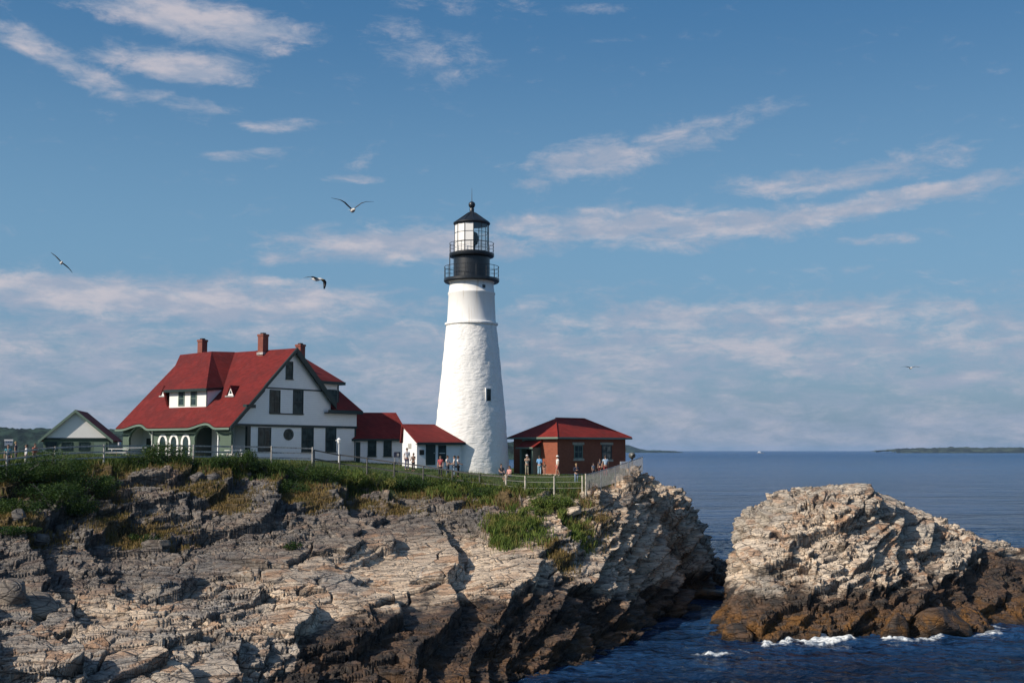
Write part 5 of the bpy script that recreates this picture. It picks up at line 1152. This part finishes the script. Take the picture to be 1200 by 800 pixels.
# notice board on the chain-link fence, coin viewer behind it
p = Vector(CF[3]) + Vector((-.45, -.45, .80)); sgn = empty('notice_board', p, R(30)); tag(sgn, 'white notice board with small reddish lettering on the chain link fence', 'sign')
MB().box(-.42, .42, -.02, .01, -.05, .50).build('panel', M['white'], sgn)
M['red_ink'] = simple('faded_red_print', (.42, .10, .07), .6)
b = MB()
for r_ in range(3):
    x_ = -.24
    for w_ in ([.10, .16, .08] if r_ != 1 else [.14, .20]): b.box(x_, x_ + w_, -.026, -.021, .34 - r_ * .12, .37 - r_ * .12); x_ += w_ + .04
b.build('print', M['red_ink'], sgn)
MB().bar((0, .03, -.85), (0, .03, .5), .05).build('post', M['steel'], sgn)
p = at(741, 552, 101); v = empty('coin_viewer', (p.x, p.y, p.z), R(20)); tag(v, 'dark coin operated viewer on a pedestal above the sea', 'viewer')
MB().lathe([(.02, -.3), (.2, -.3), (.2, .05), (.09, .12), (.08, 1.05), (.14, 1.12), (.02, 1.12)], 16).build('pedestal', M['black'], v, smooth=True)
M['grey_metal'] = simple('grey_cast_metal', (.14, .14, .13), .5, .3)
b = MB(); b.tube([(0, -.26, 1.30), (0, -.16, 1.33), (0, .16, 1.33), (0, .24, 1.30)], [.15, .24, .26, .17], 14); b.build('head', M['grey_metal'], v, smooth=True)
b = MB(); b.tube([(-.09, -.25, 1.34), (-.09, -.36, 1.34)], .05, 8); b.build('eyepiece', M['black'], v); b = MB(); b.tube([(.09, -.25, 1.34), (.09, -.36, 1.34)], .05, 8); b.build('eyepiece', M['black'], v)
# lamp post at the house corner
p = at(397, 541, 98); p.z = 10.8; lp = empty('lamp_post', p); tag(lp, 'short white lamp post at the right corner of the big house', 'lamp')
MB().tube([(0, 0, -.2), (0, 0, 1.75)], [.05, .04], 8).build('pole', M['white'], lp)
hd = MB().lathe([(.02, 1.74), (.12, 1.76), (.16, 2.0), (.20, 2.02), (.10, 2.14), (.02, 2.2)], 12).build('lamp_head', M['white'], lp, smooth=True)
MB().bar((-.02, 0, 1.95), (-.30, 0, 1.98), .05, .05).build('bracket', M['white'], lp)
# flag-like dark display board and white bin near the sheds
p = at(465.3, 541, 103.5); p.z = 10.55; db = empty('information_board', p, R(20)); tag(db, 'small dark blue information board with pale picture, left of the entry shed', 'sign')
M['navy'] = simple('navy_panel', (.015, .02, .06), .5)
MB().box(-.28, .28, -.03, .02, .82, 1.28).build('panel', M['navy'], db); MB().box(-.03, .16, -.036, -.031, .92, 1.16).build('picture', M['flash'], db)
MB().bar((-.2, .04, -.2), (-.2, .04, 1.2), .05).build('leg', M['wood'], db); MB().bar((.2, .04, -.2), (.2, .04, 1.2), .05).build('leg', M['wood'], db)
# picnic tables by the porch
def picnic(px, py, Y, rz, label):
    p = at(px, py, Y); p.z = float(surf_z(p.x, Y)[0]); t = empty('picnic_table', p, rz); tag(t, label, 'table', 'picnic tables beside the house')
    MB().box(-.9, .9, -.38, .38, .71, .75).build('table_top', M['white'], t); MB().box(-.9, .9, -.78, -.52, .42, .46).build('seat', M['white'], t); MB().box(-.9, .9, .52, .78, .42, .46).build('seat', M['white'], t)
    for x_ in (-.6, .6):
        b = MB(); b.bar((x_, -.68, -.1), (x_, -.22, .70), .06, .09); b.bar((x_, .68, -.1), (x_, .22, .70), .06, .09); b.bar((x_ + .07, -.74, .40), (x_ + .07, .74, .40), .05, .09); b.build('leg', M['wood'], t)
picnic(158, 538, 95, .3, 'white picnic table under the left porch arch'); picnic(141, 538, 97, -.2, 'white picnic table left of the porch corner'); picnic(277, 539, 97.0, .8, 'white picnic table by the near corner of the house')

# ------------------------------------------------------------------ haze-free boulders lying on the rocks
def boulder(name, label, px, Y, sx_, sy_, sz_, seed, mat, sink=.3, rz=0.0):
    X = (px - 600) / F * Y
    z = float(surf_z(X, Y)[0]) if px < 830 else float(IP[np.clip(np.searchsorted(usI, X / Y), 1, len(usI) - 1), np.clip(np.searchsorted(ysI, Y), 1, len(ysI) - 1), 2])
    r = np.random.RandomState(seed); n = 42; th = np.linspace(0, 2 * math.pi, n, endpoint=False); ph = np.linspace(-math.pi / 2, math.pi / 2, n // 2)
    T_, Pp = np.meshgrid(th, ph); D = np.stack([np.cos(Pp) * np.cos(T_), np.cos(Pp) * np.sin(T_), np.sin(Pp)], -1).reshape(-1, 3)
    pl = r.randn(13, 3); pl /= np.linalg.norm(pl, axis=1)[:, None]; off = .62 + .3 * r.rand(13)
    dist_ = np.min(np.where(D @ pl.T > .08, off / np.maximum(D @ pl.T, .08), 9), 1); dist_ = np.minimum(dist_, 1.15)
    V = D * dist_[:, None]; V += D * (vnoise((V * 1.0 + seed).astype(np.float32), .35, seed) * .05)[:, None]; V *= np.array([sx_, sy_, sz_])
    idx = np.arange(n * (n // 2)).reshape(n // 2, n); q = np.stack([idx[:-1], np.roll(idx[:-1], -1, 1), np.roll(idx[1:], -1, 1), idx[1:]], -1).reshape(-1, 4)
    o = np_mesh(name, V, q, mat, attrs={'turf': np.zeros(len(V)), 'crack': np.zeros(len(V)), 'blk': np.full(len(V), .5)}); o.location = (X, Y, z + sz_ * (.5 - sink)); o.rotation_euler = (r.uniform(-.25, .25), r.uniform(-.25, .25), rz)
    tag(o, label, 'boulder', 'boulders on the rocks'); return o
for a_ in [('boulder', 'rounded tan boulder in the rim grass below the right porch arch', 232, 82.5, .75, .6, .55, 1, 'rock'), ('boulder', 'tan boulder beside the rounded one, below the near house corner', 250, 82.8, .6, .6, .5, 2, 'rock'),
    ('boulder', 'warm brown angular boulder at the left edge halfway down the slope', 18, 55.5, 1.0, .9, .75, 3, 'rock'), ('boulder', 'larger brown boulder with cracked face right of the angular one', 48, 56.5, 1.25, .9, .8, 4, 'rock'),
    ('boulder', 'pale flat boulder on the dry grass ledge', 186, 71.8, .95, .6, .35, 5, 'rock'), ('boulder', 'small orange brown boulder under the left thicket', 28, 68.2, .45, .4, .38, 6, 'rock'),
    ('boulder', 'small brown boulder between bushes at the left', 52, 68.6, .55, .45, .38, 7, 'rock'), ('boulder', 'pale block at the right end of the rim grass', 672, 86.4, .8, .6, .4, 8, 'rock'),
    ('boulder', 'big orange brown block at the foot of the islet, right of the foam', 1085, 79.6, 2.3, 1.5, 1.35, 9, 'isle_rock'), ('boulder', 'upright orange block beside the foam at the islet foot', 1042, 78.4, .9, .9, 1.5, 10, 'isle_rock'),
    ('boulder', 'dark weed covered boulder at the left foot of the islet', 858, 77.6, 1.3, 1.1, 1.3, 11, 'isle_rock'), ('boulder', 'low brown boulder at the left foot of the islet by the channel', 838, 79.5, 1.0, .9, .9, 12, 'isle_rock')]:
    boulder(*a_[:9 - 1], M[a_[8]], .3 if a_[2] < 800 else .25) if False else boulder(a_[0], a_[1], a_[2], a_[3], a_[4], a_[5], a_[6], a_[7], M[a_[8]])
# low rock awash in the channel
boulder('rock', 'low dark rock shelf awash in the channel between headland and islet', 812, 99, 3.0, 2.0, .9, 15, M['isle_rock']).location.z = .05

# ------------------------------------------------------------------ gulls
def gull(label, px, py, Y, span, left, right, rz=0.0, pitch=0.0, roll=0.0, dark=True, perched=False, group='gulls in flight'):
    """left / right: (inner dihedral, outer dihedral) in degrees"""
    p = at(px, py, Y); s = span / 1.35; V = []; Fc = []; mi = []
    # body: loft along y (head towards -y local)
    prof = [(-.27, .012, .0), (-.235, .028, .004), (-.20, .042, .006), (-.15, .044, .0), (-.08, .062, -.012), (.02, .070, -.016), (.11, .052, -.008), (.19, .030, .004), (.24, .018, .008)]
    n = 12
    for y, r, z in prof: V += [(r * math.cos(t), y, z + r * .92 * math.sin(t)) for t in [2 * math.pi * k / n for k in range(n)]]
    for i in range(len(prof) - 1):
        for k in range(n): Fc.append((i * n + k, i * n + (k + 1) % n, (i + 1) * n + (k + 1) % n, (i + 1) * n + k)); mi.append(0)
    Fc += [tuple(range(n))[::-1], tuple((len(prof) - 1) * n + k for k in range(n))]; mi += [0, 0]
    def plate(rows, m):
        b = len(V)
        for (a, c_, th) in rows:
            a = Vector(a); c_ = Vector(c_); V.extend([tuple(a), tuple(a * .6 + c_ * .4 + Vector((0, 0, th))), tuple(c_), tuple(a * .6 + c_ * .4 - Vector((0, 0, th * .6)))])
        for i in range(len(rows) - 1):
            for k in range(4): Fc.append((b + i * 4 + k, b + i * 4 + (k + 1) % 4, b + (i + 1) * 4 + (k + 1) % 4, b + (i + 1) * 4 + k)); mi.append(m[i])
        Fc.append(tuple(b + k for k in range(4))[::-1]); Fc.append(tuple(b + (len(rows) - 1) * 4 + k for k in range(4))); mi.extend([m[0], m[-1]])
    plate([((-.03, .20, .01), (.03, .20, .01), .012), ((-.075, .33, .015), (.075, .33, .015), .004)], [0])     # tail
    b0 = len(V)
    if not perched:
        for sd_, (d1, d2) in ((-1, left), (1, right)):
            L1, L2 = .26, .40; d1, d2 = R(d1), R(d2); x, z = .04, .03; rows = [((sd_ * .02, -.11, .02), (sd_ * .02, .09, .02), .018)]
            for (L, d, ys_, ye, th) in ((L1 * .5, d1, -.135, .09, .022), (L1 * .5, d1, -.15, .07, .018), (L2 * .35, (d1 + d2) / 2, -.135, .03, .009), (L2 * .35, d2, -.08, .045, .006), (L2 * .30, d2, .0, .06, .003)):
                x += L * math.cos(d); z += L * math.sin(d); rows.append(((sd_ * x, ys_, z), (sd_ * x, ye, z), th))
            plate(rows, [1, 1, 1, 1, 2])
    else:
        for sd_ in (-1, 1): plate([((sd_ * .045, -.14, .02), (sd_ * .055, -.10, -.03), .01), ((sd_ * .066, .02, .03), (sd_ * .07, .06, -.02), .012), ((sd_ * .02, .30, .02), (sd_ * .02, .31, .01), .004)], [1, 2])
    V = [(x * s, y * s, z * s) for x, y, z in V]
    me = bpy.data.meshes.new('gull'); me.from_pydata(V, [], Fc)
    for m_ in (M['feather'], M['grey_feather'], M['wing_tip']): me.materials.append(m_)
    me.polygons.foreach_set('material_index', mi); bm = bmesh.new(); bm.from_mesh(me); bmesh.ops.recalc_face_normals(bm, faces=bm.faces); bm.to_mesh(me); bm.free(); me.shade_smooth()
    o = bpy.data.objects.new('gull', me); COL.objects.link(o); o.location = p; o.rotation_euler = (R(pitch), R(roll), R(rz)); tag(o, label, 'gull', group)
    MB().tube([(0, -.262 * s, 0), (0, -.30 * s, -.004 * s), (0, -.325 * s, -.012 * s)], [.011 * s, .008 * s, .002 * s], 6).build('beak', M['beak'], o)
    if perched:
        for sd_ in (-.025, .025): MB().tube([(sd_, .02, -.06), (sd_, .02, -.17)], .006, 5).build('leg', M['beak'], o)
    return o
M['feather'] = simple('white_feathers', (.62, .60, .57), .8); M['grey_feather'] = simple('grey_wing_feathers', (.05, .052, .06), .8) ; M['wing_tip'] = simple('dark_wing_tips', (.02, .022, .03), .8); M['beak'] = simple('yellow_beak', (.5, .33, .06), .5)
gull('gull with raised wings flying highest, upper left of the lantern', 413, 246, 42, 1.68, (44, 14), (36, 2), rz=20, pitch=8, roll=-4)
gull('dark gull with drooping right wing flying just above the big house', 371, 327, 48, 1.5, (4, -16), (-2, -68), rz=60, pitch=5)
gull('white bodied gull banking at the far left of the sky', 72, 308, 52, 1.2, (6, 2), (-2, -8), rz=25, pitch=-6, roll=38)
gull('distant gull gliding low above the sea at the right', 1067, 431, 82, 1.35, (12, -8), (12, -8), rz=5)
gull('white gull perched on the rock below the cliff corner fence', 748, 590.6, 91.5, 1.35, None, None, rz=-70, perched=True, group='perched gull')

# ------------------------------------------------------------------ people
SK = simple('skin', (.42, .25, .18), .6, var=.04); HAIRS = {'brown': simple('brown_hair', (.05, .03, .02), .7), 'black': simple('black_hair', (.015, .013, .012), .7), 'fair': simple('fair_hair', (.28, .19, .09), .7), 'grey': simple('grey_hair', (.3, .29, .27), .7)}
CL = {}
def cloth(c):
    if c not in CL: CL[c] = simple('cloth_%d' % len(CL), c, .85, var=.08, scale=9)
    return CL[c]
def skin_obj(name, verts, edges, radii, mat, parent, levels=1):
    me = bpy.data.meshes.new(name); me.from_pydata(verts, edges, []); me.materials.append(mat)
    o = bpy.data.objects.new(name, me); COL.objects.link(o); o.parent = parent
    sk = o.modifiers.new('skin', 'SKIN'); sk.use_smooth_shade = True
    lay = me.skin_vertices.new(name='') if not me.skin_vertices else me.skin_vertices[0]
    for i, r in enumerate(radii): lay.data[i].radius = r if isinstance(r, tuple) else (r, r); lay.data[i].use_root = (i == 0)
    ss = o.modifiers.new('sub', 'SUBSURF'); ss.levels = levels; ss.render_levels = levels
    return o
def person(label, x, y, z, rz, h=1.72, pose='stand', top=(.7, .7, .7), bottom=(.1, .12, .2), hair='brown', shorts=False, hat=None, long_sleeve=False, arm='down', bag=None, group='visitors around the lighthouse', dress=False):
    root = empty('person', (x, y, z), R(rz)); tag(root, label, 'person', group); s = h / 1.72
    sit = pose == 'sit'; hipz = .92 if not sit else .48
    J = {'pelvis': (0, 0, hipz), 'waist': (0, .0, hipz + .14), 'chest': (0, .01, hipz + .36), 'neck': (0, .02, hipz + .52), 'nk2': (0, .0, hipz + .58), 'head': (0, -.015, hipz + .66), 'crown': (0, -.005, hipz + .74)}
    Rr = {'pelvis': (.145, .105), 'waist': (.125, .092), 'chest': (.150, .105), 'neck': (.055, .055), 'nk2': (.052, .052), 'head': (.078, .092), 'crown': (.066, .078)}
    E = [('pelvis', 'waist'), ('waist', 'chest'), ('chest', 'neck'), ('neck', 'nk2'), ('nk2', 'head'), ('head', 'crown')]
    step = .13 if pose == 'walk' else .0
    for sd_, S in ((-1, 'l'), (1, 'r')):
        st_ = step * sd_
        if sit: hip, kn, an, to = (sd_ * .10, -.05, hipz - .0), (sd_ * .13, -.45, hipz + .04), (sd_ * .12, -.50, .09), (sd_ * .13, -.63, .04)
        else: hip, kn, an, to = (sd_ * .09, 0, hipz - .08), (sd_ * .095, -st_ - .02, .49), (sd_ * .10, -st_ * 1.6 + .02, .085), (sd_ * .115, -st_ * 1.6 - .13, .035)
        sh = (sd_ * .17, .01, hipz + .46)
        if arm == 'down': el, wr = (sd_ * .23, .03, hipz + .20), (sd_ * .235, -.05, hipz - .04)
        elif arm == 'fold': el, wr = (sd_ * .24, .0, hipz + .20), (sd_ * .06, -.20, hipz + .24)
        elif arm == 'camera': el, wr = (sd_ * .22, -.16, hipz + .30), (sd_ * .07, -.24, hipz + .56)
        else: el, wr = (sd_ * .22, -.05, hipz + .20), (sd_ * .14, -.27, hipz + .12)
        d = Vector(wr) - Vector(el); d.normalize(); pm = Vector(wr) + d * .05
        J.update({S + 'sh': sh, S + 'el': el, S + 'wr': wr, S + 'pm': tuple(pm), S + 'hip': hip, S + 'kn': kn, S + 'cf': tuple((Vector(kn) * .62 + Vector(an) * .38) + Vector((0, .015, 0))), S + 'an': an, S + 'to': to})
        Rr.update({S + 'sh': .058, S + 'el': .043, S + 'wr': .028, S + 'pm': (.038, .018), S + 'hip': .092, S + 'kn': .058, S + 'cf': .055, S + 'an': .038, S + 'to': (.042, .028)})
        E += [('chest', S + 'sh'), (S + 'sh', S + 'el'), (S + 'el', S + 'wr'), (S + 'wr', S + 'pm'), ('pelvis', S + 'hip'), (S + 'hip', S + 'kn'), (S + 'kn', S + 'cf'), (S + 'cf', S + 'an'), (S + 'an', S + 'to')]
        side = d.cross(Vector((sd_, 0, .2))).normalized(); acr = Vector((0, -1, 0)) if arm == 'down' else Vector((0, 0, 1))
        for k in range(4):
            o_ = acr * (.027 * (1.5 - k)); L = (.062, .072, .066, .052)[k]; a = pm + o_ + d * .03; b = a + d * L * .6; c_ = b + d * L * .4 - Vector((sd_ * .018, 0, 0))
            J[S + 'f%da' % k] = tuple(b); J[S + 'f%db' % k] = tuple(c_); Rr[S + 'f%da' % k] = .010; Rr[S + 'f%db' % k] = .008; E += [(S + 'pm', S + 'f%da' % k), (S + 'f%da' % k, S + 'f%db' % k)]
        tb = Vector(wr) + d * .03 + acr * .045; J[S + 't'] = tuple(tb); J[S + 't2'] = tuple(tb + d * .035 + acr * .01); Rr[S + 't'] = .012; Rr[S + 't2'] = .009; E += [(S + 'wr', S + 't'), (S + 't', S + 't2')]
    def sub(keys_edges, name, mat, grow, over={}):
        ks = []
        for a, b in keys_edges:
            for k in (a, b):
                if k not in ks: ks.append(k)
        vs = [tuple(c * s for c in over.get(k, (J.get(k), None))[0] or J[k]) for k in ks]
        rr = []
        for k in ks:
            r = over[k][1] if k in over and over[k][1] is not None else Rr[k]
            r = r if isinstance(r, tuple) else (r, r); rr.append(((r[0] + grow) * s, (r[1] + grow) * s))
        return skin_obj(name, vs, [(ks.index(a), ks.index(b)) for a, b in keys_edges], rr, mat, root)
    sub(E, 'body', SK, 0)
    lerp = lambda a, b, t: tuple(Vector(J[a]) * (1 - t) + Vector(J[b]) * t)
    te = [('chest', 'waist'), ('waist', 'pelvis'), ('chest', 'neck')]; ov = {'neck': ((0, .015, hipz + .475), (.075, .07)), 'pelvis': ((0, 0, hipz + .0), (.150, .110))}
    for S in 'lr':
        te.append(('chest', S + 'sh'))
        if long_sleeve: te += [(S + 'sh', S + 'el'), (S + 'el', S + 'wr')]; 
        else: te.append((S + 'sh', S + 'el')); ov[S + 'el'] = (lerp(S + 'sh', S + 'el', .55), .058)
    sub(te, 'shirt', cloth(top), .014, ov)
    be = []; ov = {'pelvis': ((0, 0, hipz + .03), (.150, .112))}
    for S in 'lr':
        be += [('pelvis', S + 'hip'), (S + 'hip', S + 'kn')]
        if shorts: ov[S + 'kn'] = (lerp(S + 'hip', S + 'kn', .82), .088)
        else: be += [(S + 'kn', S + 'cf'), (S + 'cf', S + 'an')]; ov[S + 'an'] = (lerp(S + 'cf', S + 'an', .85), .055)
    sub(be, 'shorts' if shorts else 'trousers', cloth(bottom), .010, ov)
    hz_ = hipz + .70
    for S in 'lr':
        to, an = J[S + 'to'], J[S + 'an']; sub([(S + 'an', S + 'to')], 'shoe', cloth((.5, .5, .48) if shorts else (.04, .035, .03)), .010, {S + 'an': ((an[0], an[1], .05), .042)})
    b = MB(); b.lathe([(.02, .125), (.05, .115), (.085, .07), (.098, .01), (.094, -.05)], 14)
    b.v = [(vx * .92 * s, (vy * 1.06 + .028) * s, (vz + hz_ - .01) * s) for vx, vy, vz in b.v]; hr = b.build('hair', HAIRS[hair], root, smooth=True)
    if hat: 
        b = MB(); b.lathe([(.01, .15), (.06, .14), (.10, .10), (.112, .045), (.115, .035)], 14); b.lathe([(.10, .044), (.165, .038), (.165, .032), (.10, .034)], 14); b.v = [(vx * s, (vy - .0) * s, (vz + hz_) * s) for vx, vy, vz in b.v]; b.build('hat', cloth(hat), root, smooth=True)
    # face: nose, eyes, mouth, ears
    b = MB(); b.add([(0, -.118 * s, (hz_ - .045) * s), (-.014 * s, -.094 * s, (hz_ - .055) * s), (.014 * s, -.094 * s, (hz_ - .055) * s), (0, -.09 * s, (hz_ - .005) * s)], [(0, 1, 2), (0, 3, 1), (0, 2, 3), (1, 3, 2)]); b.build('nose', SK, root)
    for ex in (-.03, .03): MB().box((ex - .011) * s, (ex + .011) * s, -.104 * s, -.085 * s, (hz_ - .018) * s, (hz_ - .008) * s).build('eye', HAIRS['black'], root)
    MB().box(-.02 * s, .02 * s, -.103 * s, -.085 * s, (hz_ - .078) * s, (hz_ - .070) * s).build('mouth', cloth((.25, .08, .07)), root)
    for ex in (-.085, .085): MB().lathe([(.004, -.022), (.014, -.01), (.014, .012), (.004, .024)], 8, c=(ex * s, .005 * s)).build('ear', SK, root).location = (0, 0, (hz_ - .035) * s)
    return root
def stand_at(px, py, Y, **k):
    """feet seen at that pixel"""
    p = at(px, py, Y); g_ = float(surf_z(p.x, Y)[0]); return p.x, Y, g_
def pp(label, px, Y, rz, **k):
    x = (px - 600) / F * Y; person(label, x, Y, float(surf_z(x, Y)[0]), rz, **k)
pp('person in white shirt and salmon shorts with pale cap walking before the brick corner', 653, 102.5, -70, pose='walk', top=(.75, .74, .72), bottom=(.50, .16, .13), shorts=True, hat=(.75, .72, .68))
pp('person in light blue clothes standing beside the green porch', 632, 103.2, 160, top=(.16, .36, .62), bottom=(.30, .48, .60), hair='brown', dress=True, long_sleeve=True, arm='fold')
pp('person in pale top and cap standing in the doorway of the brick building porch', 617.5, 103.9, 10, top=(.45, .44, .38), bottom=(.30, .27, .20), hat=(.5, .5, .52), arm='camera')
pp('person in dark top and blue jeans with fair hair on the lawn', 675, 97.5, 15, top=(.015, .02, .045), bottom=(.20, .27, .38), hair='fair', arm='fold', long_sleeve=True)
pp('person in light blue shirt standing behind the chain link fence', 709, 100.5, 190, top=(.42, .55, .70), bottom=(.25, .05, .05), hair='brown', h=1.8)
pp('child in grey blue shirt near the chain link fence', 695, 100.8, 30, h=1.2, top=(.13, .18, .26), bottom=(.05, .06, .10), hair='black')
pp('person in dark clothes left of the one in light blue shirt', 702.5, 101.6, -40, h=1.45, top=(.02, .02, .035), bottom=(.10, .02, .02), hair='black')
pp('child in brown and pink clothes beside the lit brick wall', 637.8, 104.0, -20, h=1.15, top=(.09, .05, .035), bottom=(.45, .25, .20), hair='brown')
pp('person in red top and dark trousers near the window of the entry shed', 516.5, 96.5, -15, top=(.38, .06, .07), bottom=(.03, .03, .04), hair='brown')
pp('person in white shirt and grey trousers leaning left of the pair by the tower', 525, 96.7, 60, top=(.75, .75, .74), bottom=(.08, .10, .14), hair='brown', arm='front')
pp('dark haired person in pale top facing right beside the tower', 532.5, 96.9, -80, top=(.60, .56, .54), bottom=(.22, .28, .34), hair='black', arm='front')
pp('person in white shirt and black trousers nearest the tower wall', 537.2, 97.0, 80, top=(.78, .78, .78), bottom=(.012, .012, .016), hair='brown', arm='front')
pp('tall person in pale shirt before the lit end of the entry shed', 477.5, 98.5, 20, h=1.82, top=(.62, .62, .66), bottom=(.14, .14, .26), hair='brown')
pp('person in black with a white bag beside the entry shed corner', 485, 98.3, -30, h=1.5, top=(.012, .012, .016), bottom=(.02, .02, .03), hair='black', arm='front')
pp('person in dark clothes seated on the grass right of the tower base', 587.5, 97.5, 30, pose='sit', top=(.05, .06, .08), bottom=(.03, .035, .05), hair='black', arm='front')
pp('person in pink top seated on the grass nearest the brick building', 597.0, 97.0, -40, pose='sit', top=(.62, .30, .28), bottom=(.45, .40, .36), shorts=True, hair='brown', arm='front')
pp('person in teal shirt and dark trousers beside the corner fence post', 12, 76.5, 20, h=1.55, top=(.05, .20, .26), bottom=(.02, .02, .03), hair='brown', group='visitors at the far left')
pp('person in white sweater behind the left rail fence', 33, 78.0, -60, h=1.45, top=(.72, .72, .74), bottom=(.5, .5, .5), hair='brown', long_sleeve=True, group='visitors at the far left')
pp('person in rust coloured shirt next to the tallest bush', 43.5, 79.0, 60, h=1.5, top=(.34, .10, .06), bottom=(.03, .03, .04), hair='brown', group='visitors at the far left')
pp('person in dark grey shirt between the teal and the white dressed ones', 21, 78.5, 100, h=1.4, top=(.05, .05, .08), bottom=(.10, .10, .12), hair='fair', group='visitors at the far left')

# ------------------------------------------------------------------ haze: thin even air over sea and land
m = bpy.data.materials.new('haze_air'); m.use_nodes = True; g = NT(m.node_tree)
pv = g.new('ShaderNodeVolumePrincipled'); pv.inputs['Color'].default_value = (.50, .72, 1.0, 1); pv.inputs['Density'].default_value = 4e-5; pv.inputs['Anisotropy'].default_value = 0.1
ho = g.new('ShaderNodeOutputMaterial'); g.l.new(pv.outputs[0], ho.inputs['Volume'])
hb = MB().box(-14600, 14600, -14600, 14600, -5.2, 46).build('haze', m); tag(hb, 'thin blue air haze over the sea', kind='stuff')
